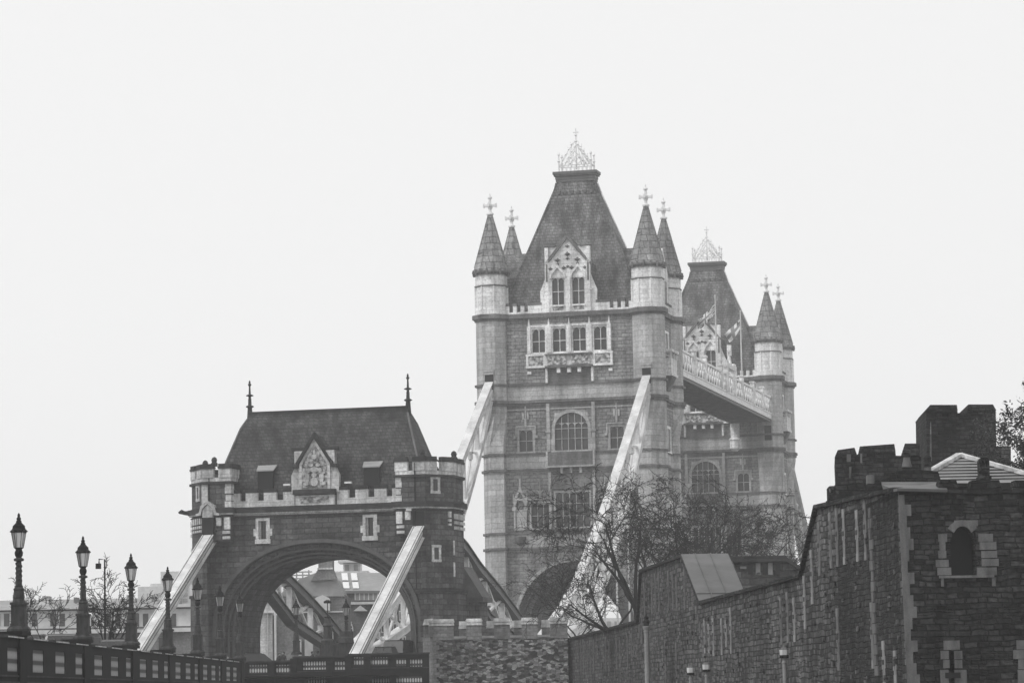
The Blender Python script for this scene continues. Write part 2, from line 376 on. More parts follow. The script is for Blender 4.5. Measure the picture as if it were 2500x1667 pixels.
# ------------------------------------------------------------------ window set into a hole of a facade lying in XZ at y
def window(parent,x0,x1,z0,z1,y,lights=2,trans=(.5,),sur=.22,mat='portland',pane='glass_tower',arch=False,sill=True,bar=.075,heads=True,proud=.07):
    f=MB()
    if not arch:
        f.box(x0-sur,x0,y-proud,y+.12,z0,z1+sur); f.box(x1,x1+sur,y-proud,y+.12,z0,z1+sur); f.box(x0,x1,y-proud,y+.12,z1,z1+sur)
    else:
        zs=z1-(x1-x0)/2*.95; r=(x1-x0)/2; cx=(x0+x1)/2
        ip=arch_pts(cx,r,zs,z1-zs,20); op=arch_pts(cx,r+sur,zs,z1-zs+sur,20)
        f.ring([(x0-sur,z0)]+op+[(x1+sur,z0)],[(x0,z0)]+ip+[(x1,z0)],y-proud,y+.1)
        half=len(ip)//2
        f.exz([(x0,z1)]+list(reversed(ip[:half+1]))[0:]+[] if False else [(x0,z1+.001)]+ip[:half+1],y+.01,y+.3)
        f.exz([(x1,z1+.001)]+list(reversed(ip[half:])),y+.01,y+.3)
    if sill: f.box(x0-sur-.06,x1+sur+.06,y-proud-.1,y+.1,z0-.18,z0)
    for i in range(1,lights):
        xx=x0+(x1-x0)*i/lights; f.box(xx-bar/2,xx+bar/2,y+.14,y+.3,z0,z1)
    for k in trans: zz=z0+(z1-z0)*k; f.box(x0,x1,y+.16,y+.28,zz-bar/2,zz+bar/2)
    if heads:
        lw=(x1-x0)/lights
        tops=[z1] if not arch else [z1-(x1-x0)*.30]
        for zt in tops:
            for i in range(lights):
                a=x0+lw*i; b=a+lw; h=lw*.62
                f.exz([(a,zt-h),(a+lw*.12,zt-h*.35),(a+lw*.5,zt),(a,zt)],y+.15,y+.27); f.exz([(b,zt-h),(b,zt),(a+lw*.5,zt),(b-lw*.12,zt-h*.35)],y+.15,y+.27)
    o=f.build('window',mat,parent)
    MB().box(x0-.05,x1+.05,y+.32,y+.36,z0-.05,z1+.05).build('pane',pane,o)
    return o

# ================================================================== MAIN BRIDGE TOWER (bridge frame)
def cross_finial(z0):   # relative profile
    return [(.16,0),(.42,.12),(.42,.3),(.2,.4),(.15,.8)]
def make_tower():
    T=thing('bridge_tower','taller nearer stone gothic bridge tower with four spired turrets and steep crested roof','tower',(0,5.1,-8),'B')
    # pier
    MB().prism([(-13,-6),(0,-16),(13,-6),(13,16),(0,26),(-13,16)],-8,1.0).build('pier','granite',T)
    # base storey with road arch
    arch=arch_pts(0,5.0,6.4,6.2,28,legs=1.0,pw=2.15)
    b=MB(); b.exz([(-9.4,1.0),(-9.4,16.9),(9.4,16.9),(9.4,1.0)]+list(reversed(arch)),3.3,9.4)
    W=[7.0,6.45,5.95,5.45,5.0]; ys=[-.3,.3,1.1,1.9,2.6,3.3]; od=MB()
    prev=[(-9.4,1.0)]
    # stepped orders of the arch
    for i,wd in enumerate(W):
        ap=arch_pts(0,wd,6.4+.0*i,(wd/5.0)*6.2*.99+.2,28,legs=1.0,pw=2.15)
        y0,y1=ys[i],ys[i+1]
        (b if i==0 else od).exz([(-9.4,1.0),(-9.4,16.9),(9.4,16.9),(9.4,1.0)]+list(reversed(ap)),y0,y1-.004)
    od.build('arch_order','weathered_ledge',T)  # dirty stone, darkened further: soffit shade put into its colour
    lab=MB(); i7=arch_pts(0,7.02,6.4,8.9,28,legs=5.5,pw=2.15); o7=arch_pts(0,7.35,6.4,9.25,28,legs=5.5,pw=2.15); lab.ring(o7,i7,-.55,-.3)
    wb=b.build('wall','granite',T); lab.build('arch_moulding','granite_band',T)
    # storeys
    st=MB(); holes=[(-1.95,1.95,19.2,23.1),(-4.8,-2.75,19.2,21.95),(2.75,4.8,19.2,21.95),(-1.92,1.92,27.85,32.1),(-6.05,-4.5,27.85,30.3),(4.5,6.05,27.85,30.3)]
    up=[(-4.3,-2.85,39.05,41.7),(-1.9,-.42,39.05,41.7),(.42,1.9,39.05,41.7),(2.85,4.3,39.05,41.7)]
    st.wall(-9,9,16.9,43.4,-.3,.4,holes+up)
    st.box(-8.9,8.9,.12,10.5,16.93,43.38)
    sh=[(1.6+k*2.6,2.6+k*2.6+.2,a,c) for k in range(3) for a,c in ((20,23),(28.5,31.5),(38.5,41.5))]
    st.build('storey_wall','granite',T)
    sw=MB(); sw.box(8.9,9.95,1.2,9.0,1,43.3); sw.box(-9.95,-8.9,1.2,9.0,1,43.3); sw.build('side_wall','granite',T)
    # windows of the front
    for h in holes[:3]: window(T,*h,-.3,lights=5 if h[0]==-1.95 else 3,trans=(.33,.68) if h[0]==-1.95 else (.5,),sur=.22,mat='granite_band')
    window(T,*holes[3],-.3,lights=5,trans=(.31,.58),sur=.35,arch=True,mat='granite_band')
    for h in holes[4:]:
        o=window(T,*h,-.3,lights=2,trans=(.5,),sur=.28,mat='granite_band')
    for h in up: window(T,*h,-.3,lights=2,trans=(.48,),sur=.16)
    # side (river wall end) windows on the west and east faces
    rot=Matrix.Rotation(math.pi/2,4,'Z')
    for sx in (1,-1):
        for zc,hh in ((40,2.4),(29,2.6),(20.5,2.6)):
            f=MB(); f.box(-1.6,-1.3,-.12,.1,zc-hh/2,zc+hh/2); f.box(1.3,1.6,-.12,.1,zc-hh/2,zc+hh/2); f.box(-1.6,1.6,-.12,.1,zc+hh/2,zc+hh/2+.3); f.box(-1.7,1.7,-.2,.1,zc-hh/2-.2,zc-hh/2); f.box(-.06,.06,-.08,.1,zc-hh/2,zc+hh/2)
            mt=Matrix.Translation((9.95*sx,5.1,0))@Matrix.Rotation(math.pi/2*sx,4,'Z')
            o=f.xf(mt).build('window','portland',T); MB().box(-1.3,1.3,-.03,.02,zc-hh/2,zc+hh/2).xf(mt).build('pane','glass_tower',o)
    # hood moulds, shafts, niches, oriel, balcony
    d=MB()
    for cx in (-5.27,5.27):
        d.box(cx-1.15,cx+1.15,-.5,-.3,30.62,30.78); d.box(cx-1.2,cx-1.05,-.5,-.3,29.6,30.7); d.box(cx+1.05,cx+1.2,-.5,-.3,29.6,30.7)
        d.box(cx-1.4,cx-1.1,-.55,-.3,29.35,29.65); d.box(cx+1.1,cx+1.4,-.55,-.3,29.35,29.65)
        d.box(cx-.12,cx+.12,-.55,-.3,30.78,31.6); d.box(cx-.38,cx-.14,-.5,-.3,31.5,32.3); d.box(cx+.14,cx+.38,-.5,-.3,31.5,32.3); d.box(cx-.06,cx+.06,-.5,-.3,31.6,33.2)
    for sx in (-1,1):
        d.box(sx*2.62-.18,sx*2.62+.18,-.6,-.3,27.75,33.2); d.box(sx*2.62-.28,sx*2.62+.28,-.7,-.3,29.9,30.1); d.box(sx*2.32-.3,sx*2.32+.3,-.42,-.3,27.75,29.2)
        d.box(sx*2.55-.15,sx*2.55+.15,-.6,-.3,18.9,25.4)
        d.box(min(sx*5.1,sx*2.75),max(sx*5.1,sx*2.75),-.5,-.3,22.3,22.5)
        cx=sx*3.75; d.box(cx-.07,cx+.07,-.45,-.3,22.6,24.6); d.exz([(cx-.5,23.6),(cx,22.9),(cx+.5,23.6),(cx,23.25)],-.45,-.3)
        cx=sx*6.05   # canopied niche
        d.box(cx-.75,cx-.55,-.6,-.3,19,21.6); d.box(cx+.55,cx+.75,-.6,-.3,19,21.6); d.box(cx-.9,cx-.45,-.65,-.3,21.2,21.6); d.box(cx+.45,cx+.9,-.65,-.3,21.2,21.6)
        ip=arch_pts(cx,.55,21.6,.75,12); op=arch_pts(cx,.8,21.6,1.05,12); d.ring(op,ip,-.6,-.3)
        d.box(cx-.55,cx+.55,-.42,-.3,19,21.3)
        d.exz([(cx-.9,22.2),(cx,23.9),(cx+.9,22.2),(cx+.7,22.1),(cx,23.3),(cx-.7,22.1)],-.55,-.3); d.box(cx-.08,cx+.08,-.5,-.3,23.8,24.8)
        d.box(cx-.85,cx-.72,-.55,-.3,22,23.1); d.box(cx+.72,cx+.85,-.55,-.3,22,23.1)
    d.build('stone_dressing','granite_band',T)
    d=MB()
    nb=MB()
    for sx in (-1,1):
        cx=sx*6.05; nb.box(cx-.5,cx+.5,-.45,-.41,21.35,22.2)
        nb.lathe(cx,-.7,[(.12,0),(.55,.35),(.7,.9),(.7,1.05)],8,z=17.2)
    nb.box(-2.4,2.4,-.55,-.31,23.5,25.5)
    nb.build('shaded_corbel','weathered_ledge',T)  # corbels, plus dark sheets painting shade in niche heads and under the balcony
    # upper oriel: pale surround and buttress shafts
    for x0,x1 in ((-4.85,-4.46),(-2.66,-2.06),(-.24,.24),(2.06,2.66),(4.46,4.85)):
        d.box(x0,x1,-.75,-.3,38.9,42.0); d.exz([((x0+x1)/2-.13,42.0),((x0+x1)/2+.13,42.0),((x0+x1)/2,42.9)],-.6,-.3)
    d.box(-4.6,4.6,-.5,-.3,41.9,42.15)
    d.box(-5.05,5.05,-.7,-.3,38.62,38.85); d.box(-5.05,5.05,-.8,-.3,37.25,37.5)
    for x0,x1 in ((-5.0,-4.75),(-3.0,-2.45),(-.32,.32),(2.45,3.0),(4.75,5.0)): d.box(x0,x1,-.72,-.3,37.5,38.62)
    for cx in (-1.2,0,1.2): d.box(cx-.2,cx+.2,-1.0,-.3,36.6,37.15)
    for sx in (-1,1): d.box(sx*2.65-.12,sx*2.65+.12,-.8,-.3,35.5,37.2); d.box(sx*4.7-.22,sx*4.7+.22,-.6,-.3,36.6,36.9)
    d.build('oriel_surround','portland',T)
    c=MB(); c.box(-4.75,-3.0,-.62,-.3,37.5,38.6); c.box(3.0,4.75,-.62,-.3,37.5,38.6); c.box(-2.45,-.32,-1.0,-.3,37.5,38.6); c.box(.32,2.45,-1.0,-.3,37.5,38.6); c.build('carved_panel','carving_tower',T)
    c=MB(); c.box(-2.75,2.75,-1.15,-.3,37.15,37.4); c.box(-2.75,2.75,-1.15,-.3,38.6,38.75); c.exz([(-2.5,37.1),(2.5,37.1),(2.5,35.6),(-2.5,35.6)],-.45,-.3); c.build('oriel_corbel','weathered_ledge',T)
    # first floor balcony
    c=MB(); c.box(-2.7,2.7,-1.1,-.3,26.1,27.6); c.build('balcony','weathered_ledge',T)
    c=MB(); c.box(-2.8,2.8,-1.2,-.3,25.9,26.1); c.box(-2.8,-2.6,-1.18,-.3,26.1,27.7); c.box(2.6,2.8,-1.18,-.3,26.1,27.7)
    for cx in (-1.1,0,1.1): c.box(cx-.14,cx+.14,-.9,-.3,25.25,25.9)
    c.build('balcony_trim','granite_band',T)
    # string courses round the walls
    WL=[(-9.9,-.3),(9.9,-.3),(9.9,10.5),(-9.9,10.5)]
    cc=MB(); pb=MB()
    for z,h,o in ((16.75,.28,.28),(18.5,.25,.24),(25.6,.28,.28),(27.45,.22,.24),(33.3,.34,.42),(33.0,.3,.22),(35.3,.25,.3),(43.0,.5,.45)):
        cc.prism(offs(WL,o),z,z+h)
    cc.prism(offs(WL,.12),32.75,33.0)
    cc.build('string_course','weathered_ledge',T)
    for z0,z1 in ((17.03,18.5),(25.88,27.45),(33.64,35.3)): pb.prism(offs(WL,.06),z0,z1)
    for z in (16.6,25.45,32.55): pb.prism(offs(WL,.1),z,z+.14)
    pb.build('wall_band','granite_band',T)
    # parapet
    pp=MB(); cap=MB()
    def parapet_line(a,b,y0,y1,axis='x',sx=1):
        pass
    for sx in (-1,1):
        x0,x1=sorted((sx*3.2,sx*7.5))
        for (yy0,yy1) in ((-.45,0.),(10.2,10.65)):
            pp.box(x0,x1,yy0,yy1,43.5,43.75)
            edges=[3.2,4.75,5.2,5.62,6.07,6.5,6.95,7.5]
            for i in range(0,8,2):
                a,b_=sorted((sx*edges[i],sx*edges[i+1])); pp.box(a,b_,yy0,yy1,43.75,44.45); cap.box(a-.03,b_+.03,yy0-.05,yy1+.05,44.45,44.75)
            cap.box(x0+.01,x1-.01,yy0+.12,yy1-.1,43.75,43.8)
    for sx in (-1,1):
        x0,x1=sorted((sx*9.7,sx*10.1))
        pp.box(x0,x1,1.6,8.6,43.5,43.8)
        for i in range(5): pp.box(x0,x1,1.7+i*1.45,2.7+i*1.45,43.8,44.5); cap.box(x0-.04,x1+.04,1.68+i*1.45,2.72+i*1.45,44.5,44.78)
    pp.build('battlement','portland',T); cap.build('battlement_coping','weathered_ledge',T)
    # roof
    def rect(hx,hy): return [(-hx,5.1-hy),(hx,5.1-hy),(hx,5.1+hy),(-hx,5.1+hy)]
    r=MB(); r.loft(rect(8.0,4.3),44.0,rect(7.6,3.9),45.4); r.loft(rect(7.6,3.9),45.41,rect(2.75,1.0),57.6); r.loft(rect(2.75,1.0),57.61,rect(2.2,.75),59.2)
    ro=r.build('roof','slate',T)
    MB().box(-8.6,8.6,.2,10,43.4,44.05).build('roof_gutter','lead_dark',ro)
    for sx in (-1,1):
        for sy in (-1,1): MB().tube([(sx*7.6,5.1+sy*3.9,45.4),(sx*2.75,5.1+sy*1.0,57.6),(sx*2.25,5.1+sy*.78,59.1)],.13,5).build('hip_roll','portland' if sy>0 else 'slate',ro)  # rear rolls pale: light on the roof's side slope put into colour
    r=MB(); 
    for z,hx in ((59.2,2.3),(59.5,2.35),(59.85,2.5),(60.05,2.6)): r.box(-hx,hx,5.1-.75-(hx-2.2),5.1+.75+(hx-2.2),z,z+.34-.02)
    lg=r.build('roof_ledge','lead_dark',ro)
    r=MB()
    for i in range(6):
        x=-1.9+i*.76; r.box(x-.16,x+.16,5.1-1.15,5.1-.8,57.75,58.1)
    r.build('roof_vent','lead_dark',ro)
    c=MB(); zb=60.4
    for yy in (4.3,5.9):
        for k in range(9): x=-1.9+k*.475; c.tube([(x,yy,zb),(x,yy,zb+.75)],.045,4)
        c.tube([(-1.95,yy,zb+.72),(1.95,yy,zb+.72)],.05,4)
        for sx in (-1,1):
            c.lathe(sx*1.9,yy,[(.11,0),(.09,1.1),(.2,1.2),(.08,1.3),(.07,1.85),(.17,1.95),(.04,2.25)],6,z=zb)
            for a,b_,e,f2 in ((1.75,.75,.0,3.4),(1.2,.75,.0,2.3),(.75,.75,.35,2.9),(1.65,.75,1.05,1.75)):
                c.tube([(sx*a,yy,zb+b_),(sx*(a*.7+e*.3),yy,zb+b_+(f2-b_)*.38),(sx*e,yy,zb+f2)],.055,4)
            for u,v_ in ((1.45,1.35),(1.05,1.95),(.7,2.55),(.4,3.1),(.9,1.2),(.5,1.6)):
                c.lathe(sx*u,yy,[(.03,-.16),(.15,0),(.03,.16)],5,z=zb+v_)
                c.tube([(sx*(u-.28),yy,zb+v_+.2),(sx*u,yy,zb+v_),(sx*(u+.1),yy,zb+v_+.3)],.04,4)
            c.tube([(sx*.75,yy,zb+.75),(sx*.9,yy,zb+1.2),(sx*.45,yy,zb+1.5),(0,yy,zb+1.1)],.05,4)
    for sx in (-1.95,1.95): c.tube([(sx,4.3,zb+.72),(sx,5.9,zb+.72)],.05,4)
    c.tube([(-.6,4.3,zb+2.2),(0,5.1,zb+3.2),(.6,5.9,zb+2.2)],.05,4)
    c.lathe(0,5.1,[(.1,.3),(.08,3.3),(.1,3.5),(.24,3.6),(.07,3.7),(.07,4.2),(.2,4.3),(.06,4.4),(.05,5.1)],6,z=zb)
    c.beam((-.32,5.1,zb+4.62),(.32,5.1,zb+4.62),.1,.12)
    c.build('roof_cresting','crest_metal',ro)
    # front gable (and its twin to the river)
    for sgn,yb in ((1,-.5),(-1,10.7)):
        def yy(a): return yb+sgn*a
        def B(mb,x0,x1,a,b_,z0,z1): mb.box(x0,x1,min(yy(a),yy(b_)),max(yy(a),yy(b_)),z0,z1)
        def E(mb,P,a,b_): mb.exz(P,min(yy(a),yy(b_)),max(yy(a),yy(b_)))
        g=MB()
        E(g,[(-2.55,43.5),(2.55,43.5),(2.55,49.0),(0,52.05),(-2.55,49.0)],.45,.9)
        # front skin with two window openings
        sk=MB(); sk.wall(-2.3,2.3,43.5,47.6,0,.35,[(-1.88,-.5,44.35,47.4),(.5,1.88,44.35,47.4)])
        if sgn<0: sk.v=[(x,2*yb-y if False else yb-(y-0),z) for x,y,z in sk.v]
        else: sk.v=[(x,y+yb,z) for x,y,z in sk.v]
        g.add(sk.v,sk.f)
        E(g,[(-2.3,47.6),(2.3,47.6),(2.3,49.1),(0,51.9),(-2.3,49.1)],0,.46)
        for sx in (-1,1):
            E(g,[(sx*2.3,43.5),(sx*3.25,43.5),(sx*3.3,46.0),(sx*2.75,47.3),(sx*2.3,48.6)],.15,.5)
            B(g,min(sx*2.2,sx*2.62),max(sx*2.2,sx*2.62),-.25,.3,43.5,50.9)
            E(g,[(sx*2.15,51.0),(sx*1.1,51.0),(sx*2.15,49.6)],.1,.4)
            B(g,sx*2.62-.25,sx*2.62+.25,-.3,.0,45.9,46.05)
        B(g,-.26,.26,-.2,.1,43.5,47.3)
        # ogee hoods over the lights
        for cx in (-1.19,1.19):
            op=[(cx-.95,47.35),(cx-.85,47.95),(cx-.4,48.45),(cx,49.0),(cx+.4,48.45),(cx+.85,47.95),(cx+.95,47.35)]
            ip=[(cx-.75,47.35),(cx-.68,47.8),(cx-.32,48.2),(cx,48.6),(cx+.32,48.2),(cx+.68,47.8),(cx+.75,47.35)]
            y0,y1=sorted((yy(-.22),yy(.02))); g.ring(op,ip,y0,y1)
        go=g.build('gable','portland',T)
        k=MB()
        for x,z,s_ in ((0,51.0,.2),(0,50.1,.28),(0,49.6,.18),(-1.15,49.45,.28),(1.15,49.45,.28),(-1.15,49.0,.15),(1.15,49.0,.15),(-2.0,48.5,.2),(-.45,48.55,.22),(.45,48.55,.22),(2.0,48.5,.2),(0,48.7,.15)):
            k.lathe(x,yy(-.05),[(.02,-s_),(s_*.9,0),(.02,s_)],6,z=z); B(k,x-s_*1.1,x+s_*1.1,-.12,.05,z-.06,z+.06)
        k.build('carved_crocket','weathered_ledge',go)
        k=MB(); 
        for sx in (-1,1):
            y0,y1=sorted((yy(-.25),yy(.5)))
            k.exz([(0,52.4),(sx*2.45,49.35),(sx*2.45,48.9),(0,51.85)],y0,y1); k.exz([(sx*2.45,49.35),(sx*2.75,49.0),(sx*2.75,48.8),(sx*2.45,48.9)],y0,y1)
            B(k,min(sx*1.4,sx*2.75),max(sx*1.4,sx*2.75),-.15,.6,51.0,51.2)
            B(k,sx*2.4-.1,sx*2.4+.1,-.3,0,47.0,49.0)
        k.build('gable_coping','weathered_ledge',go)
        k=MB(); 
        for cx in (-1.19,1.19): B(k,cx-.6,cx+.6,-.05,.02,43.75,44.25)
        k.build('carved_panel','carving_tower',go)
        y0,y1=sorted((yy(.6),yy(5.0))); MB().exz([(-2.6,44.1),(2.6,44.1),(2.7,49.0),(0,52.2),(-2.7,49.0)],y0,y1).build('dormer_roof','slate',go)
        for a,b_ in ((-1.88,-.5),(.5,1.88)):
            if sgn>0:
                wo=window(T,a,b_,44.35,47.4,yb,lights=2,trans=(.5,),sur=.0,sill=True)
            else: MB().box(a,b_,yb-.3,yb-.2,44.35,47.4).build('pane','glass_tower',go)
    # side roofs and gables (east and west)
    for sx in (-1,1):
        P=[(2.2,44.1),(8.0,44.1),(7.9,48.0),(5.1,51.2),(2.3,48.0)]
        MB().eyz(P,min(sx*5,sx*9.2),max(sx*5,sx*9.2)).build('side_dormer','slate',ro)
        g=MB(); g.eyz([(2.3,43.5),(7.9,43.5),(7.9,48.2),(5.1,51.0),(2.3,48.2)],min(sx*9.2,sx*9.9),max(sx*9.2,sx*9.9)); go=g.build('gable','portland',T)
        for yc in (3.9,6.3): MB().box(min(sx*9.9,sx*9.94),max(sx*9.9,sx*9.94),yc-.6,yc+.6,44.4,47.3).build('pane','glass_tower',go)
    # turrets
    for ix in (-1,1):
        for iy,yc in ((-1,0.),(1,10.2)):
            cx=9.1*ix
            low=[(7.7,-1.25),(9.3,-1.25),(10.6,.9),(10.6,1.9),(9.6,2.2),(8.4,2.2),(7.7,1.6),(7.7,.2)]
            low=[(x*ix,(y if iy<0 else -y)+yc) for x,y in low]
            if ix*iy>0: low=list(reversed(low))
            tl=MB(); tl.prism(low,-2,28.6)
            upo=ngon(cx,yc,1.86)
            # order the octagon to start nearest the first low vertex
            k0=min(range(8),key=lambda k:(upo[k][0]-low[0][0])**2+(upo[k][1]-low[0][1])**2); upo2=upo[k0:]+upo[:k0]
            tl.loft(low,28.6,upo2,32.6); tl.prism(upo2,32.6,43.3)
            to=tl.build('turret','granite_band',T)
            t2=MB()
            for z,h,o in ((16.753,.28,.22),(18.503,.25,.2),(25.603,.28,.24),(27.453,.22,.2)): t2.prism(offs(low,o),z,z+h)
            for z,h,o in ((33.303,.34,.3),(33.003,.3,.15),(35.303,.25,.25),(42.75,.25,.16),(43.003,.5,.42)): t2.prism(ngon(cx,yc,1.86+o),z,z+h)
            t2.build('turret_band','weathered_ledge',to)
            t3=MB(); t3.prism(ngon(cx,yc,1.84),43.5,48.2); t3.prism(ngon(cx,yc,1.95),43.5,44.1)
            for k in range(8):   # corner shafts
                x,y=ngon(cx,yc,1.84)[k]; t3.lathe(x,y,[(.11,0),(.11,2.9)],5,z=43.9)
            dr=t3.build('turret_drum','portland',to); dr.location=(0,0,0)
            t4=MB(); t4.prism(ngon(cx,yc,1.95),46.75,46.9); t4.prism(ngon(cx,yc,2.0),48.1,48.3); t4.prism(ngon(cx,yc,2.2),48.3,48.55)
            for k in range(16):
                a=2*math.pi*k/16; t4.box(cx+2.02*math.cos(a)-.1,cx+2.02*math.cos(a)+.1,yc+2.02*math.sin(a)-.1,yc+2.02*math.sin(a)+.1,48.05,48.7)
            t4.build('turret_cornice','weathered_ledge',to)
            t5=MB(); t5.loft(ngon(cx,yc,2.12),48.55,ngon(cx,yc,1.9),49.0); t5.loft(ngon(cx,yc,1.9),49.0,ngon(cx,yc,.24),55.1)
            for k in range(8):   # ribs
                a,b_=ngon(cx,yc,1.92)[k],ngon(cx,yc,.26)[k]; t5.tube([(a[0],a[1],49),(b_[0],b_[1],55.1)],[.07,.04],4)
            sp=t5.build('spire','spire_stone',to)
            t6=MB(); t6.lathe(cx,yc,[(.2,0),(.42,.1),(.42,.28),(.2,.36),(.17,.7),(.24,.8),(.24,.9),(.3,1.0),(.3,1.3),(.18,1.4),(.15,1.9),(.26,2.0),(.26,2.15),(.1,2.3),(.04,2.6)],8,z=55.05)
            t6.beam((cx-.72,yc,56.22),(cx+.72,yc,56.22),.26,.26); t6.beam((cx,yc-.72,56.22),(cx,yc+.72,56.22),.26,.24)
            for dx,dy in ((-.7,0),(.7,0),(0,-.7),(0,.7)): t6.box(cx+dx-.1,cx+dx+.1,yc+dy-.1,yc+dy+.1,56.0,56.46)
            t6.build('cross_finial','crest_metal',to)
    # saddle hoods where the chains enter, north side
    h=MB()
    for sx in (-1,1): h.box(sx*9.1-.62,sx*9.1+.62,-2.0,-1.2,36.9,37.15); h.box(sx*9.1-.55,sx*9.1+.55,-1.95,-1.2,36.6,36.85)
    h.build('chain_hood','granite_band',T)
    h=MB()
    for sx in (-1,1): h.box(sx*9.1-.48,sx*9.1+.48,-1.86,-1.5,34.6,36.6)
    h.build('chain_opening','void_black',T)
    # small west side balconies by the walkways
    h=MB(); h.box(9.95,11.0,3.4,7.0,36.2,36.5); h.box(10.0,10.9,3.5,6.9,36.5,38.2); h.box(9.95,11.1,3.3,7.1,38.9,39.2)
    for yv in (3.5,5.1,6.7): h.box(10.75,10.95,yv,yv+.2,38.2,38.9)
    h.build('side_balcony','portland',T)
    h=MB(); h.exz([(9.95,34.6),(10.2,34.6),(10.95,36.2),(9.95,36.2)],4.2,6.2); h.build('side_corbel','weathered_ledge',T)
    return T
T1=make_tower()
T2=copy_tree(T1); T2.location=BW(0,5.1+82,-8)
T2['label']='smaller hazier twin bridge tower standing at the far end of the high walkway'
T1['group']=T2['group']='gothic towers of the bridge'

# ================================================================== HIGH WALKWAYS
def walkway(xc,label):
    t=thing('high_walkway',label,'footbridge',(xc,46,37),'B','high walkways between the towers')
    y0,y1=12.0,80.9; x0,x1=xc-2.75,xc+2.75
    MB().box(x0,x1,y0,y1,37.25,37.6).build('soffit','walkway_soffit',t)
    e=MB(); 
    for x in (x0,x1): e.box(x-.12,x+.12,y0,y1,37.06,37.28)
    for k in range(34):
        y=y0+1+k*2; e.box(x0+.1,x1-.1,y-.07,y+.07,37.05,37.25)
        s=1 if k%2 else -1; e.beam((xc-s*2.5,y,37.15),(xc+s*2.5,y+2,37.15),.12,.1)
    e.build('underside_brace','lead_dark',t)
    f=MB()
    for s,x in ((-1,x0),(1,x1)):
        a,b=sorted((x-s*.12,x+s*.06)); f.box(a,b,y0,y1,37.6,38.15)
        f.box(*sorted((x-s*.1,x+s*.16)),y0,y1,38.15,38.3); f.box(*sorted((x-s*.1,x+s*.16)),y0,y1,37.45,37.58)
        for k in range(70): f.box(*sorted((x+s*.05,x+s*.12)),y0+.4+k*.98,y0+.95+k*.98,37.7,38.05)
        f.box(*sorted((x-s*.1,x+s*.14)),y0,y1,40.35,40.6)
    f.build('fascia','walkway_paint',t)
    g=MB()
    for s,x in ((-1,x0),(1,x1)):
        for k in range(42):
            y=y0+.4+k*1.6
            if y+1.6>y1: break
            g.beam((x,y,38.3),(x,y+1.6,40.4),.1,.13); g.beam((x,y+1.6,38.3),(x,y,40.4),.1,.13)
            g.box(x-.05,x+.05,y-.06,y+.06,38.3,40.4)
    g.build('lattice_railing','walkway_paint',t)
    p=MB()
    for s,x in ((-1,x0),(1,x1)):
        for y in (24.5,31.5,42.5,57.5,66,73.5): p.box(x-.22,x+.3*1,y-.5,y+.5,38.3,41.1); p.box(x-.3,x+.36,y-.6,y+.6,41.1,41.3)
        p.box(x-.25,x+.3,45.6,47.0,38.3,42.2); p.box(x-.25,x+.3,51,52.4,38.3,42.2); p.box(x-.3,x+.35,45.5,52.5,41.3,41.9)
        p.exz([(x-.2,41.9),(x+.25,41.9),(x+.02,43.9)],48.4,49.6)
    p.box(x1-.2,x1+.3,48.7,49.3,43.0,44.4); p.box(x1-.12,x1+.2,48.2,49.8,43.4,43.7)
    p.build('post','portland',t)
    MB().lathe(x0+.6,79.8,[(.3,33.2),(.75,33.6),(.75,34.6),(.9,34.8),(.6,35.1),(.65,37.0)],8).build('end_corbel','portland',t)
    MB().box(x0+.5,x1-.5,y0,y1,37.6,39.6).build('inner_wall','walkway_dark',t)
    return t
walkway(6.75,'open lattice high walkway nearer the camera, its dark underside seen from below')
walkway(-6.75,'farther high walkway, mostly hidden behind the nearer tower')
def flagpole(Y,ztop,label,kind):
    t=thing('flagpole',label,'flagpole',(9.3,Y,38),'B')
    MB().lathe(9.3,Y,[(.12,0),(.1,6),(.06,ztop-38),(.12,ztop-37.9),(.02,ztop-37.7)],6,z=38).build('pole','chain_paint',t)
    # hanging flag: folded cloth swept down and to the left
    n,mh=14,10; zt=ztop-.9; V=[]; 
    H=1.25 if kind=='union' else 1.3; L=2.5 if kind=='union' else 2.4
    def pt(u,v):
        fold=math.sin(u*7+v*1.5)*.28*u
        x=9.2-L*u*.92; z=zt-H*v*(1-.25*u)-L*u*(.86 if kind=='union' else .8)-.35*math.sin(u*3)*v
        if kind!='union': x=9.2-L*u*.85+.5*v*u; 
        return (x,Y+fold+.25*math.sin(v*4+u*5)*u,z)
    cols={'flag_dark':MB(),'flag_white':MB(),'flag_mid':MB()}
    N1=28;N2=20
    for i in range(N1):
        for j in range(N2):
            u=(i+.5)/N1; v=(j+.5)/N2
            if kind=='union':
                dx,dy=(u-.5)*2,(v-.5)
                if abs(u-.5)<.05 or abs(v-.5)<.09: k='flag_mid'
                elif abs(u-.5)<.09 or abs(v-.5)<.17: k='flag_white'
                elif abs(abs(dx)-abs(dy)*2)<.10: k='flag_mid'
                elif abs(abs(dx)-abs(dy)*2)<.24: k='flag_white'
                else: k='flag_dark'
            else:
                if abs(u-.5)<.09 or abs(v-.5)<.13: k='flag_mid'
                elif u<.2 and v<.35 and (u>.12 or v>.2): k='flag_dark'
                else: k='flag_white'
            a,b,c,d=[pt(x,y) for x,y in ((i/N1,j/N2),((i+1)/N1,j/N2),((i+1)/N1,(j+1)/N2),(i/N1,(j+1)/N2))]
            cols[k].add([a,b,c,d],[(0,1,2,3)])
    al=MB(); idx=[]
    for q,(k,mb) in enumerate(cols.items()): al.add(mb.v,mb.f); idx+=[q]*len(mb.f)
    fo=al.build('flag','flag_dark',t)
    for k in ('flag_white','flag_mid'): fo.data.materials.append(M[k])
    for p,q in zip(fo.data.polygons,idx): p.material_index=q
flagpole(41.2,49.7,'flagpole on the high walkway with a crossed dark flag drooping','union')
flagpole(59.4,49.8,'flagpole on the high walkway with a mostly white flag drooping','white')

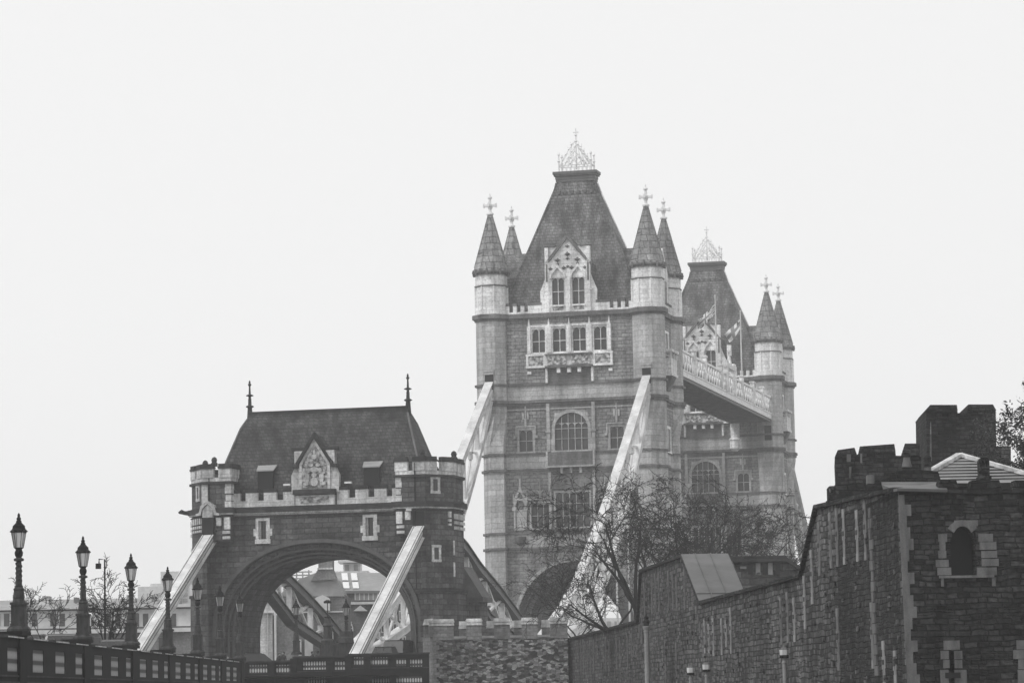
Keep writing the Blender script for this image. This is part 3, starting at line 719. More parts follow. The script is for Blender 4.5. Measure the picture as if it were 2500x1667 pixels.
# ================================================================== SUSPENSION CHAINS
def interp(T,y):
    for (a,b),(c,d) in zip(T,T[1:]):
        if (a-y)*(c-y)<=0: return b+(d-b)*(y-a)/(c-a)
    return T[-1][1]
UL=[(-1.4,35.6),(-8,31.0),(-16,25.4),(-24,20.0),(-32,15.2),(-39,11.2),(-46,8.4),(-52,6.4),(-57,4.9)]
LL=[(-1.4,34.8),(-6,28.9),(-12,22.9),(-19,17.2),(-27,11.9),(-37,7.6),(-47.5,5.4),(-57,4.3)]
US=[(-57,4.9),(-64.5,7.6),(-72,9.9),(-78.4,11.6),(-83,13.2),(-88,14.4)]
LS=[(-57,4.3),(-65,5.4),(-75,7.3),(-83,10.4),(-88,12.6)]
def chain(x,lab1,lab2,far=False):
    for U,Lw,lab,ys in ((UL,LL,lab1,None),(US,LS,lab2,None)):
        if lab is None: continue
        if far: U=[(92.2-a,b) for a,b in UL]; Lw=[(92.2-a,b) for a,b in LL]
        y0,y1=U[0][0],U[-1][0]; n=9 if lab is lab1 else 5
        t=thing('suspension_chain',lab,'bridge chain',(x,(y0+y1)/2,4),'B','suspension chains of the bridge')
        for nm,Tt,hh in (('upper_chord',U,.75),('lower_chord',Lw,.65)):
            c=MB(); e=MB(); m=24
            P=[(y0+(y1-y0)*i/m) for i in range(m+1)]
            for a,b in zip(P,P[1:]):
                za,zb_=interp(Tt,a),interp(Tt,b); d=(b-a)*.004
                c.beam((x,a-d,za),(x,b+d,zb_),.62,hh)
                for dz in (hh/2,-hh/2):
                    dd=Vector((0,b-a,zb_-za)).normalized(); nn=Vector((0,-dd.z,dd.y));
                    if nn.z<0: nn=-nn
                    e.beam(Vector((x,a-d,za))+nn*dz,Vector((x,b+d,zb_))+nn*dz,.95,.09)
            o=c.build(nm,'chain_paint' if lab is lab1 else 'chain_edge',t); e.build('flange','chain_paint' if lab is lab1 else 'chain_edge',o)  # short chain's chords dark: shade of their undersides put into the paint
        wb=MB()
        ys=[y0+(y1-y0)*i/n for i in range(n+1)]
        for i in range(n):
            a,b=ys[i],ys[i+1]
            wb.beam((x,a,interp(U,a)),(x,b,interp(Lw,b)),.22,.22); wb.beam((x,a,interp(Lw,a)),(x,b,interp(U,b)),.22,.22)
            if i: wb.beam((x,a,interp(Lw,a)),(x,a,interp(U,a)),.42,.4,up=(0,1,0))
            mm=(a+b)/2; mz=(interp(U,mm)+interp(Lw,mm))/2; wb.box(x-.2,x+.2,mm-.3,mm+.3,mz-.3,mz+.3)
        wb.build('web_bracing','chain_paint',t)
        hr=.1 if x>0 else .04
        for i in (range(1,n) if x>0 else range(4,n)):
            y=y0+(y1-y0)*i/n
            MB().lathe(x,y,[(hr*2,1.35),(hr*2,1.9),(hr,2.1),(hr,interp(Lw,y))],6).build('hanger_rod','chain_paint',t)
chain(9.1,'long pale chain truss dropping from the near tower top behind the bare trees','short dark chain truss sloping between arch gatehouse and turreted low wall')
chain(-9.1,'long pale chain truss dropping from the near tower top behind the arch gatehouse','short dark chain truss seen through the big gatehouse arch')
chain(9.1,'far chain truss dropping beyond the hazier tower above the castle wall',None,True)
chain(-9.1,'far chain truss beyond the hazier tower, hidden on its other side',None,True)
def tie(x,label):
    t=thing('anchor_tie',label,'bridge tie',(x,-117,1),'B','sloping anchor ties of the bridge')
    p,q=Vector((x,-95.2,14.9)),Vector((x,-119.5,.9)); MB().beam(p,q,.66,.8).build('girder','chain_paint',t)
    d=(q-p).normalized(); nn=Vector((0,d.z,-d.y));
    if nn.z<0: nn=-nn
    for dz in (.42,-.42): MB().beam(p+nn*dz,q+nn*dz,.98,.07).build('flange','chain_paint',t)
    e=MB(); 
    for dx in (-.36,.36): e.beam(p+nn*.47+Vector((dx,0,0)),q+nn*.47+Vector((dx,0,0)),.05,.03)
    e.build('rivet_strip','chain_edge',t)
    # finer ribs on the flank
    e=MB()
    for k in (-.2,.12): e.beam(p+nn*k+Vector((.34,0,0)),q+nn*k+Vector((.34,0,0)),.05,.05)
    e.build('flank_rib','chain_edge',t)
tie(9.1,'pale sloping tie girder crossing the right side of the gatehouse arch')
tie(-9.1,'pale sloping tie girder running down to the left of the gatehouse')

# ================================================================== ABUTMENT GATEHOUSE
def make_abutment():
    A=thing('bridge_gatehouse','dark stone bridge gatehouse with wide arch, slate roof and battlemented corner turrets','gatehouse',(0,-92.3,-8),'B')
    FY=-96.1; BY=-87.6; Z1=15.75
    inner=arch_pts(0,7.85,5.9,6.15,32,legs=1.2,pw=2.15)
    b=MB(); ords=[(8.75,7.35,FY,FY+.45),(8.4,6.95,FY+.45,FY+.9),(8.1,6.6,FY+.9,FY+1.3),(7.85,6.3,FY+1.3,BY)]
    for k,(a,bb,y0,y1) in enumerate(ords):
        ap=arch_pts(0,a,5.9,bb,32,legs=1.2,pw=2.15)
        b.exz([(-9.6,1.2),(-9.6,Z1-2.6 if k==0 else Z1),(9.6,Z1-2.6 if k==0 else Z1),(9.6,1.2)]+list(reversed(ap)) if k else [(-9.6,1.2),(-9.6,13.28),(9.6,13.28),(9.6,1.2)]+list(reversed(ap)),y0,y1-.004)
    b.wall(-9.6,9.6,13.28,Z1,FY,.44,[(-5.05,-4.3,13.75,15.25),(4.3,5.05,13.75,15.25)])
    b.build('wall','sooty_granite',A)
    m=MB()
    for a,bb,o,y0,y1 in ((8.75,7.35,.3,FY-.2,FY),(8.4,6.95,.14,FY+.3,FY+.45),(8.1,6.6,.14,FY+.75,FY+.9),(7.85,6.3,.12,FY+1.15,FY+1.3)):
        m.ring(arch_pts(0,a+.02,5.9,bb+.02,32,legs=5.0 if y0<FY else 1.2,pw=2.15),arch_pts(0,a-(.14 if y0>FY else 0),5.9,bb-(.14 if y0>FY else 0),32,legs=5.0 if y0<FY else 1.2,pw=2.15),y0,y1)
    m.ring(arch_pts(0,9.12,5.9,7.7,32,legs=5.0,pw=2.15),arch_pts(0,8.8,5.9,7.4,32,legs=5.0,pw=2.15),FY-.3,FY)
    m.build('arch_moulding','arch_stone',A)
    for s in (-1,1):
        c=s*4.675
        f=MB(); f.box(c-.62,c-.375,FY-.08,FY+.1,13.5,15.5); f.box(c+.375,c+.62,FY-.08,FY+.1,13.5,15.5); f.box(c-.375,c+.375,FY-.08,FY+.1,15.25,15.5); f.box(c-.68,c+.68,FY-.12,FY+.1,13.35,13.72)
        f.box(c-.82,c-.62,FY-.07,FY+.1,14.0,14.6); f.box(c+.62,c+.82,FY-.07,FY+.1,14.0,14.6); f.box(c-.375,c-.22,FY+.12,FY+.3,13.75,15.25); f.box(c+.22,c+.375,FY+.12,FY+.3,13.75,15.25)
        o=f.build('window','pale_dressing',A); MB().box(c-.4,c+.4,FY+.32,FY+.36,13.7,15.3).build('pane','glass_dark',o)
    # cornice of the centre
    c=MB(); pl=MB()
    c.box(-7.4,7.4,FY-.35,FY+.3,15.95,16.42); c.box(-7.4,7.4,FY-.2,FY+.3,15.6,15.72)
    pl.box(-7.4,7.4,FY-.26,FY+.2,15.83,15.95); pl.box(-7.4,7.4,FY-.15,FY+.2,15.72,15.8)
    c.box(-7.4,7.4,BY-.3,BY+.35,15.6,16.42)
    c.build('cornice','sooty_ledge',A)
    # battlement of the centre
    cap=MB()
    for s in (-1,1):
        ed=[2.0,3.15,3.6,4.9,5.35,6.6,7.0,7.25] if False else [1.85,2.85,3.45,4.55,5.1,6.15,6.65,7.3]
        for yy in (FY-.1,BY-.3):
            pl.box(*sorted((s*1.85,s*7.3)),yy,yy+.4,16.42,16.95)
            for i in range(0,8,2):
                a,b_=sorted((s*ed[i],s*ed[i+1])); pl.box(a,b_,yy,yy+.4,16.95,17.62); cap.box(a-.02,b_+.02,yy-.04,yy+.44,17.62,17.9)
    pl.build('battlement','pale_dressing',A); cap.build('battlement_coping','sooty_ledge',A)
    # centre gable with carved arms
    g=MB(); y=FY-.35
    g.exz([(-1.7,16.42),(1.7,16.42),(1.7,17.25),(-1.7,17.25)],y,y+.6)
    g.exz([(-1.35,17.75),(1.35,17.75),(1.35,19.85),(0,22.0),(-1.35,19.85)],y+.1,y+.6)
    for s in (-1,1):
        g.exz([(s*1.35,17.75),(s*2.05,17.4),(s*2.1,18.9),(s*1.75,19.6),(s*1.75,20.9),(s*1.35,20.9)],y+.15,y+.6)
        g.exz([(s*1.75,20.95),(s*.85,20.95),(s*1.75,19.9)],y,y+.55)
        g.box(*sorted((s*1.12,s*1.35)),y,y+.2,17.75,19.8); g.exz([(s*1.12,19.8),(s*1.35,19.8),(0,22.0),(0,21.55)],y,y+.2)
    go=g.build('gable','pale_dressing',A)
    k=MB(); k.box(-1.12,1.12,y+.02,y+.12,17.85,19.75); k.exz([(-1.1,19.75),(1.1,19.75),(0,21.5)],y+.03,y+.12)
    k.lathe(0,y+.02,[(.02,-.02),(.02,0)],5,z=18.4)
    k.box(-1.25,1.25,y-.04,y+.02,16.6,17.1)
    k.build('carved_arms_panel','carving_abutment',go)
    sh=MB()     # shield, crown and supporters in relief
    def blob(x,z,r,rz,d=.12): 
        pts=[(x+r*math.cos(a*math.pi/6),z+rz*math.sin(a*math.pi/6)) for a in range(12)]; sh.exz(pts,y-d+.05,y+.05)
    blob(0,18.35,.32,.38,.18); blob(0,18.9,.22,.18,.2); blob(0,19.35,.4,.22,.16)
    for s in (-1,1):
        blob(s*.62,18.75,.2,.5); blob(s*.5,19.3,.17,.2,.2); blob(s*.75,18.2,.24,.14); blob(s*.3,19.75,.2,.14); blob(s*.85,19.2,.1,.22)
    blob(0,20.45,.22,.22); blob(0,20.85,.1,.16)
    sh.build('shield_relief','pale_dressing',go)
    k=MB(); k.box(-1.85,1.85,y-.25,y+.6,17.32,17.72)
    for s in (-1,1):
        k.exz([(0,22.5),(s*1.6,19.95),(s*1.6,19.55),(0,21.98)],y-.15,y+.6); k.box(*sorted((s*1.3,s*2.0)),y-.15,y+.6,19.6,19.85) if False else None
        k.box(*sorted((s*.75,s*2.0)),y+.05,y+.7,20.98,21.25); k.box(*sorted((s*1.4,s*1.95)),y-.1,y+.5,19.55,19.8)
    k.build('gable_coping','sooty_ledge',go)
    MB().exz([(-1.5,17.4),(1.5,17.4),(1.55,20.0),(0,22.35),(-1.55,20.0)],y+.62,-92.9).build('dormer_roof','sooty_slate',go)
    # main roof
    def rc(hx,y0,y1): return [(-hx,y0),(hx,y0),(hx,y1),(-hx,y1)]
    r=MB(); r.box(-9.8,9.8,FY+.4,BY-.4,15.7,16.6)
    cy=-92.3
    for (h0,d0,z0),(h1,d1,z1) in zip([(9.7,3.5,16.6),(9.2,3.1,17.7),(8.35,2.35,20.5),(7.45,1.2,23.3),(7.1,.42,24.15),(7.02,.2,24.65)],[(9.2,3.1,17.7),(8.35,2.35,20.5),(7.45,1.2,23.3),(7.1,.42,24.15),(7.02,.2,24.65)]):
        r.loft(rc(h0,cy-d0,cy+d0),z0,rc(h1,cy-d1,cy+d1),z1-.002)
    ro=r.build('roof','sooty_slate',A)
    k=MB(); k.box(-7.0,7.0,cy-.3,cy+.3,24.4,24.77); k.box(-7.05,7.05,cy-.5,cy+.5,23.95,24.03)
    k.build('ridge_capping','sooty_ledge',ro)
    k=MB()
    for s in (-1,1):
        for x,dd,z0 in ((9.2,3.1,17.6),(8.35,2.35,20.2),(7.45,1.2,22.9)): pass
        for sg in (-1,1): k.tube([(s*9.2,cy+sg*3.1,17.7),(s*8.35,cy+sg*2.35,20.5),(s*7.45,cy+sg*1.2,23.3),(s*7.1,cy+sg*.42,24.15)],.09,5)
    k.build('hip_roll','lead_dark',ro)
    for s in (-1,1):
        MB().lathe(s*7.02,cy,[(.28,0),(.22,.9),(.2,1.25),(.36,1.33),(.36,1.38),(.16,1.48),(.14,2.0),(.1,2.2),(.34,2.28),(.34,2.32),(.1,2.42),(.07,3.1),(.15,3.2),(.15,3.28),(.07,3.33),(.1,3.43),(.03,3.6)],8,z=23.9).build('roof_finial','sooty_ledge',ro)
        dm=MB(); x=s*4.65; dm.box(x-.68,x+.68,cy-3.1,cy-1.5,17.6,19.5); do=dm.build('roof_dormer','void_black',A)
        MB().add([(x-.75,cy-3.2,19.45),(x+.75,cy-3.2,19.45),(x+.95,cy-1.7,20.4),(x-.95,cy-1.7,20.4),(x-.75,cy-3.2,19.55),(x+.75,cy-3.2,19.55),(x+.95,cy-1.7,20.5),(x-.95,cy-1.7,20.5)],[(0,3,2,1),(4,5,6,7),(0,1,5,4),(1,2,6,5),(2,3,7,6),(3,0,4,7)]).build('dormer_lid','grey_roof',do)
    for x in (-2.6,2.75): MB().box(x-.3,x+.3,FY+.1,FY+.4,18.15,18.3).build('floodlight','white_globe',A)
    # corner turrets
    for s in (-1,1):
        P=[(7.2,-97),(9.7,-97),(11.45,-94.7),(11.45,-91.4),(9.9,-88.2),(7.2,-88.2)]
        P=[(s*x,yv) for x,yv in P]
        if s<0: P=P[::-1]
        Q=[(s*x,yv) for x,yv in [(9.35,-97),(9.7,-97),(11.45,-94.7),(11.45,-91.4),(9.9,-88.2),(9.35,-88.2)]]
        if s<0: Q=Q[::-1]
        Pn=[(s*x,yv) for x,yv in [(9.5,-96.6)]]
        t=MB(); t.prism(Q,9.2,13.6); t.loft(offs(Q,.18),-2,offs(Q,.16),9.0); t.prism(Q,8.9,9.25); t.prism(P,13.6,18.5); to=t.build('turret','sooty_granite',A)
        k=MB()
        for z,h,o in ((15.62,.1,.12),(15.953,.45,.34),(18.42,.2,.2),(8.95,.25,.26)): k.prism(offs(P if z>9 else Q,o),z,z+h)
        k.build('turret_band','sooty_ledge',to)
        k=MB(); k.prism(offs(P,.24),15.83,15.953); k.prism(offs(P,.04),18.62,18.95)
        # battlement merlons round the top
        cp=MB(); n=len(P)
        for i in range(n):
            a=Vector(P[i]).to_3d(); b_=Vector(P[(i+1)%n]).to_3d(); Ld=(b_-a).length; d=(b_-a)/Ld
            if Ld<1: continue
            cnt=2 if Ld<4 else 3; mw=Ld/(cnt+ (cnt-1)*.42); 
            for q in range(cnt):
                s0=q*mw*1.42; s1=min(s0+mw,Ld)
                nrm=Vector((d.y,-d.x,0)); p0=a+d*s0-nrm*.1; p1=a+d*s1-nrm*.1
                k.beam(p0+Vector((0,0,19.32)),p1+Vector((0,0,19.32)),.4,.76)
                cp.beam(p0+Vector((0,0,19.78))-d*.04,p1+Vector((0,0,19.78))+d*.04,.56,.16); cp.beam(p0+Vector((0,0,19.98)),p1+Vector((0,0,19.98)),.44,.26)
        k.build('turret_battlement','pale_dressing',to); 
        x=s*9.1
        cp.lathe(x*1.0,-95.6,[(.3,0),(.3,.25),(.2,.35),(.26,.5),(.2,.7),(.06,.8)],7,z=20.0)
        cp.lathe(s*11.0,-92.5,[(.3,0),(.3,.25),(.2,.35),(.26,.5),(.2,.7),(.06,.8)],7,z=20.0)
        cp.build('turret_coping','sooty_ledge',to)
        MB().prism(offs(P,-.5),18.5,19.2).build('turret_deck','lead_dark',to)
        # quoins
        k=MB()
        e=.03
        for i,z in enumerate((16.45,17.0,17.6)):
            w1=.5 if i%2==0 else .42
            k.box(*sorted((s*7.17,s*(7.2+w1))),-97-e,-96.2,z,z+.5-.02)
            k.box(*sorted((s*(9.73-.4),s*9.73)),-97-e,-96.8,z,z+.5-.02) if s<0 else None
        if s<0: k.box(-9.75,-9.2,-97-e*1.5,-96.7,16.42,18.4)
        if s<0:
            pass
        k.box(*sorted((s*7.16,s*7.65)),-97-e*1.3,-96.2,17.9,18.4)
        k.build('quoins','pale_dressing',to)
        # stepped pale corbels under the turret cornice around the chain
        k=MB()
        for dx0,dx1 in ((7.2,7.65),(7.8,8.5),(9.75-.15,9.75),):
            pass
        k.box(*sorted((s*7.22,s*7.75)),-97.16,-97,14.6,15.6); k.box(*sorted((s*8.0,s*8.45)),-97.16,-97,14.9,15.6)
        for j,z in enumerate((14.35,13.9)): k.box(*sorted((s*7.25,s*(7.9-.0*j))),-97.14+.04*j,-97,z-.12,z+.12)
        if s<0:
            k.box(-9.72,-9.62,-97.16,-97,14.4,15.6)
        # chamfer face corbels
        ca=Vector((s*9.7,-97,0)); cb=Vector((s*11.45,-94.7,0)); dd=(cb-ca).normalized(); nn=Vector((s*abs(dd.y),-abs(dd.x),0))
        for q in range(5):
            c0=ca+dd*(.25+q*.55)
            for z,h in ((15.35,.5),(14.85,.22),(14.5,.2)):
                if s<0 or q>3: k.beam(c0+nn*.08+Vector((0,0,z-h/2)),c0+nn*.08+Vector((0,0,z+h/2)),.26,.2,up=tuple(nn))
        sd0=Vector((s*11.45,-94.7,0))
        for q in range(6):
            c0=sd0+Vector((s*.08,.3+q*.52,0))
            for z,h in ((15.2,.45),(14.7,.25),(14.25,.25)): k.box(c0.x-.12,c0.x+.12,c0.y-.13,c0.y+.13,z-h/2,z+h/2)
        k.build('corbel_table','pale_dressing',to)
        # hood over the chain
        k=MB(); op=[(x-1.05,15.9),(x-.75,16.0),(x-.6,16.6),(x,17.0),(x+.6,16.6),(x+.75,16.0),(x+1.05,15.9)]; ip=[(x-1.0,15.75),(x-.6,15.8),(x-.45,16.35),(x,16.75),(x+.45,16.35),(x+.6,15.8),(x+1.0,15.75)]
        if s<0: k.ring(op,ip,-97.5,-97.0); k.exz([(x-.45,15.6),(x+.45,15.6),(x+.45,16.3),(x,16.7),(x-.45,16.3)],-97.42,-97.0)
        else: k.box(x-.95,x-.5,-97.4,-97,15.6,15.8)
        k.build('chain_hood','pale_dressing',to)
        MB().box(x-.5,x+.5,-97.45 if s<0 else -97.03,-96.9,14.2,15.58).build('chain_opening','void_black',to)
        # slit windows on the chamfer
        if True:
            for zc in (17.75,12.1,):
                f=MB(); c0=ca+dd*(2.89*.36)
                for off in (-.36,.36): f.beam(c0+dd*off+nn*.03+Vector((0,0,zc-.6)),c0+dd*off+nn*.03+Vector((0,0,zc+.6)),.22,.12,up=tuple(nn))
                for dz in (-.6,.6): f.beam(c0-dd*.5+nn*.035+Vector((0,0,zc+dz)),c0+dd*.5+nn*.035+Vector((0,0,zc+dz)),.13,.22)
                wo=f.build('window','pale_dressing',A)
                MB().beam(c0+nn*.012+Vector((0,0,zc-.55)),c0+nn*.012+Vector((0,0,zc+.55)),.5,.03,up=tuple(nn)).build('pane','glass_dark',wo)
        # edge dressings on the side faces
        k=MB()
        for z in (5.2,7.2,10.2,12.0): k.beam(cb+nn*.02+Vector((0,0,z)),cb+nn*.02+Vector((0,0,z+1.2)),.14,.12,up=tuple(nn))
        k.build('edge_dressing','pale_dressing',to)
        if s>0:  # downpipe
            MB().tube([(8.85,-97.06,9.2),(8.85,-97.06,19.6)],.05,6).build('downpipe','iron_black',to)
        else:
            MB().tube([(-9.08,-97.06,16.9),(-9.08,-97.06,19.9)],.04,6).build('downpipe','iron_black',to)
        # gargoyle
        MB().tube([(s*11.4,-94.8,16.15),(s*12.0,-95.0,16.2),(s*12.25,-95.05,16.3),(s*12.5,-95.1,16.22)],[.25,.18,.22,.08],6).build('gargoyle','sooty_ledge',to)
    # low stair block with sloping slates on the west side
    k=MB(); k.box(9.9,12.6,-91.0,-88.3,1,8.2); k.build('stair_block','sooty_granite',A)
    k=MB(); k.eyz([(-91.2,8.2),(-88.2,8.2),(-88.2,8.6),(-91.2,8.6)],11.3,13.0); k.exz([(11.3,11.2),(12.9,8.6),(12.9,8.3),(11.3,8.3)],-91.2,-88.2); k.build('stair_roof','arch_stone',A)
    MB().prism([(-12.5,-98.5),(12.5,-98.5),(13,-86),(-13,-86)],-8,1.2).build('abutment_base','sooty_granite',A)
    return A
make_abutment()

# ================================================================== GROUND, WATER, ROAD
def flat(name,mat,pts,z,frame=None,kind='structure'):
    o=MB().add([(x,y,z) for x,y in pts],[tuple(range(len(pts)))]).build(name,mat,frame=frame); o['kind']=kind; return o
flat('ground','earth',[(-780,-40),(780,-40),(780,1480),(-780,1480)],-8.2)
flat('river','water',[(-650,-60),(600,-60),(600,150),(-650,150)],-7.9,'B')
MB().box(-60,8,-30,14,-8.1,-1.75).build('viewing_terrace','road_asphalt')['kind']='structure'
pr=[(-38,98,.9),(-20,98,.9),(-20,228,1.9),(-9.0,238,2.0),(-7.5,262,2.0),(-26,268,2.0),(-36,228,1.9)]
o=MB().add([(x,y,z) for x,y,z in pr],[tuple(range(len(pr)))]).build('approach_road','road_asphalt'); o['kind']='structure'
MB().box(-8.6,8.6,-99,190,1.3,1.9).build('bridge_deck','road_asphalt',frame='B')['kind']='structure'
MB().box(-34,-20.2,98,230,-8,.85).build('road_embankment','sooty_granite')['kind']='structure'

# ================================================================== APPROACH PARAPET AND LAMPS
PX=-19.5
def ptop(D): a=zat(0,1546,121.6); b=zat(590,1614,230); return a+(b-a)*(D-121.6)/108.4
par=thing('approach_parapet','long dark bridge parapet with pale lattice panels running from the left foreground','parapet',(PX,118,0))
LD=[126,144.7,162.7,179.8,196.6,211.4,226.5]
def pyx(c): return -19.5*F_PX/(c-1250)
PC=[pyx(c) for c in (24.5,85,138.5,186.5,231.5,271,307,340,370,398,425,449.5,471,491,511,529,547,563)]
def pw(mb,x0,x1,y0,y1,z0,z1,dz=0):   # box whose top/bottom follow the parapet slope
    a,b=ptop(y0),ptop(y1)
    return mb.add([(x0,y0,a+z0),(x1,y0,a+z0),(x1,y1,b+z0),(x0,y1,b+z0),(x0,y0,a+z1),(x1,y0,a+z1),(x1,y1,b+z1),(x0,y1,b+z1)],[(0,3,2,1),(4,5,6,7),(0,1,5,4),(1,2,6,5),(2,3,7,6),(3,0,4,7)])
wl=MB(); pc0=112
pw(wl,PX-.55,PX,108,229,-.50,-.14); pw(wl,PX-.55,PX,108,229,-6,-1.42)
prev=108
for c in PC:
    h=1.45; pw(wl,PX-.55,PX,prev,c-h,-1.42,-.50); prev=c+h
pw(wl,PX-.55,PX,prev,229,-1.42,-.50)
wl.build('wall','iron_black',par)
cp=MB(); 
for i,c in enumerate(PC): pw(cp,PX-.62,PX+.1,c-2.0,c+2.0,-.14,-.06 if i%2 else -.02)
cp2=MB(); pw(cp2,PX-.6,PX+.06,108,229,-.14,-.1); cp2.add(cp.v,cp.f)
cp2.build('coping','sooty_ledge',par)
st=MB(); 
for i,c in enumerate(PC): pw(st,PX+.1,PX+.13,c-1.9,c+1.9,-.12,-.07)
st.build('coping_edge','pale_dressing',par)
for c in PC:
    p=MB(); pw(p,PX-.2,PX-.03,c-1.45,c+1.45,-1.42,-.50); p.build('lattice_panel','lattice',par)
lm=MB(); pw(lm,PX,PX+.08,108,229,-1.95,-1.8); pw(lm,PX,PX+.06,108,229,-1.62,-1.55); lm.build('moulding','sooty_ledge',par)
for D in LD:
    q=MB(); pw(q,PX-.8,PX+.1,D-.9,D+.9,-6,.02); pw(q,PX-.95,PX+.2,D-1.2,D+1.2,.02,.16); q.build('pier','iron_black',par)

def make_lamp():
    t=thing('street_lamp','',None or 'street lamp',(0,0,0),'W','ornate lamps along the bridge approach')
    MB().lathe(0,0,[(.48,0),(.48,.1),(.4,.2),(.36,.22)],8,rot=R(22.5)).box(-.27,.27,-.27,.27,.2,1.05).box(-.31,.31,-.31,.31,1.05,1.15).box(-.3,.3,-.3,.3,.2,.32).lathe(0,0,[(.26,1.15),(.22,1.3),(.24,1.34),(.2,1.6),(.22,1.66),(.16,1.75),(.18,1.8)],10).build('pedestal','lamp_column',t)
    c=MB(); c.lathe(0,0,[(.13,1.8),(.115,2.3),(.1,2.75),(.2,2.78),(.2,2.86),(.11,2.9)],10)
    for k in range(3): c.tube([(.115*math.cos(a*.5+k*2.1),.115*math.sin(a*.5+k*2.1),1.8+a*.045) for a in range(21)],.03,4)
    for k in range(4): c.box(-.3,.3,-.01,.01,.4,.42) if False else None
    c.build('column','lamp_column',t)
    h=MB(); h.lathe(0,0,[(.1,2.9),(.15,2.98),(.17,3.1),(.12,3.22),(.17,3.27),(.17,3.3),(.1,3.3)],10)
    for k in range(6):
        a=k*math.pi/3; h.tube([(.18*math.cos(a),.18*math.sin(a),3.28),(.29*math.cos(a),.29*math.sin(a),3.9)],.018,4)
    h.lathe(0,0,[(.33,3.9),(.36,3.92),(.34,3.96),(.27,4.02),(.24,4.1),(.25,4.14),(.15,4.24),(.1,4.3),(.12,4.33),(.07,4.38),(.1,4.44),(.04,4.52),(.06,4.56),(.02,4.66)],6)
    h.build('lantern_frame','iron_black',t)
    MB().lathe(0,0,[(.17,3.3),(.28,3.9)],6).build('lantern_glass',M['lamp_glass'],t)
    return t
m,tt,p=newmat('lamp_glass'); p.inputs['Base Color'].default_value=(.55,.55,.55,1); p.inputs['Roughness'].default_value=.35; p.inputs['Transmission Weight'].default_value=.75; p.inputs['IOR'].default_value=1.05
L0=make_lamp(); first=True
def put_lamp(x,y,z,label):
    global first
    o=L0 if first else copy_tree(L0); first=False
    o.location=(x,y,z); o['label']=label; return o
names=['largest ornate lamp post at the far left of the approach parapet','second ornate lamp post on the parapet, just left of the bare young tree','third ornate lamp post on the parapet, just right of the bare young tree','ornate lamp post overlapping the left sloping tie girder','ornate lamp post just right of the lower left gatehouse corner','ornate lamp post between two others before the left gatehouse pier','last lamp post of the long parapet, nearest the gatehouse arch']
for D,nm in zip(LD,names): put_lamp(PX-.10,D,ptop(D)+.16,nm)

# cross parapet in front of the gatehouse
FD=240
fp=thing('stepped_parapet','dark stepped parapet with pale lattice panels crossing in front of the gatehouse arch','parapet',(-12,FD,0))
steps=[(585,716,1611.5),(716,850,1601),(850,1047,1593)]
wl=MB(); cp=MB(); pans=[]
PP=[(608,652,1622,1643),(674,718-4,1622,1643),(740,795,1614,1634),(816,843,1614,1634),(864,895,1603,1623),(899,948,1604,1624),(966,991,1606,1625),(1001,1031,1607,1626)]
for a,b,yt in steps:
    x0,x1=xat(a,yt,FD),xat(b,yt,FD); zt=zat((a+b)/2,yt,FD)
    hs=[]
    for p in PP:
        if a<=p[0]<b: hs.append((xat(p[0],p[2],FD),xat(p[1],p[2],FD),zat(p[0],p[3],FD),zat(p[0],p[2],FD)))
    wl.wall(x0,x1,-8,zt-.12,FD,.2,hs); wl.box(x0,x1,FD+.22,FD+.6,-8,zt-.12)
    cp.box(x0-.05,x1+.05,FD-.1,FD+.65,zt-.12,zt)
    for h in hs: pans.append(h)
    for xx in (x0,(hs[0][1]+hs[1][0])/2): wl.box(xx-.25,xx+.25,FD-.12,FD-.005,-8,zt-.13)
    cp.box(x0,x1,FD-.06,FD-.002,zt-1.15,zt-1.08)
wl.build('wall','iron_black',fp); cp.build('coping','sooty_ledge',fp)
for h in pans: MB().box(h[0],h[1],FD+.12,FD+.18,h[2],h[3]).build('lattice_panel','lattice',fp)
lw=MB()
for a,b in ((752,795),(893,950),(967,1030)): lw.box(xat(a,1655,FD),xat(b,1655,FD),FD-.05,FD-.003,zat(a,1667,FD)-.4,zat(a,1651,FD))
lw.build('lower_panel','lattice',fp)
put_lamp(xat(723,1500,268),268,zat(723,1597,268),'small lamp post seen through the arch against the dark chain truss')
put_lamp(xat(845,1500,262),262,zat(845,1600,262),'lamp post seen through the arch beside the stone pedestal')
s=thing('stone_pedestal','squat tapering stone pedestal topped with a small cap inside the arch view','pedestal',(xat(801,1600,250),250,2))
x=xat(801,1600,250); z=zat(801,1602,250)
MB().box(x-.62,x+.62,249.5,250.5,z,z+.9).box(x-.5,x+.5,249.6,250.4,z+.9,z+1.25).lathe(x,250,[(.5,1.25),(.36,1.4),(.34,2.3),(.42,2.4),(.26,2.6),(.22,3.0),(.3,3.1)],8,z=z).build('shaft','lamp_column',s)
MB().tube([(x,250,z+3.1),(x,250,z+4.2)],.04,5).lathe(x,250,[(.3,4.15),(.3,4.3),(.1,4.4)],8,z=z).build('sign_disc','iron_black',s)
# second stone pedestal with dolphin-like scroll near the tie
x=xat(843,1570,250); z=zat(843,1600,250)
s=thing('stone_pedestal','broad carved stone plinth under the arch lamp, left of the right tie girder','pedestal',(x,250,z))
MB().box(x-.8,x+.8,249.5,250.5,z,z+1.0).lathe(x,250,[(.7,1.0),(.62,1.4),(.45,1.5),(.42,1.9)],8,z=z).build('plinth','lamp_column',s)

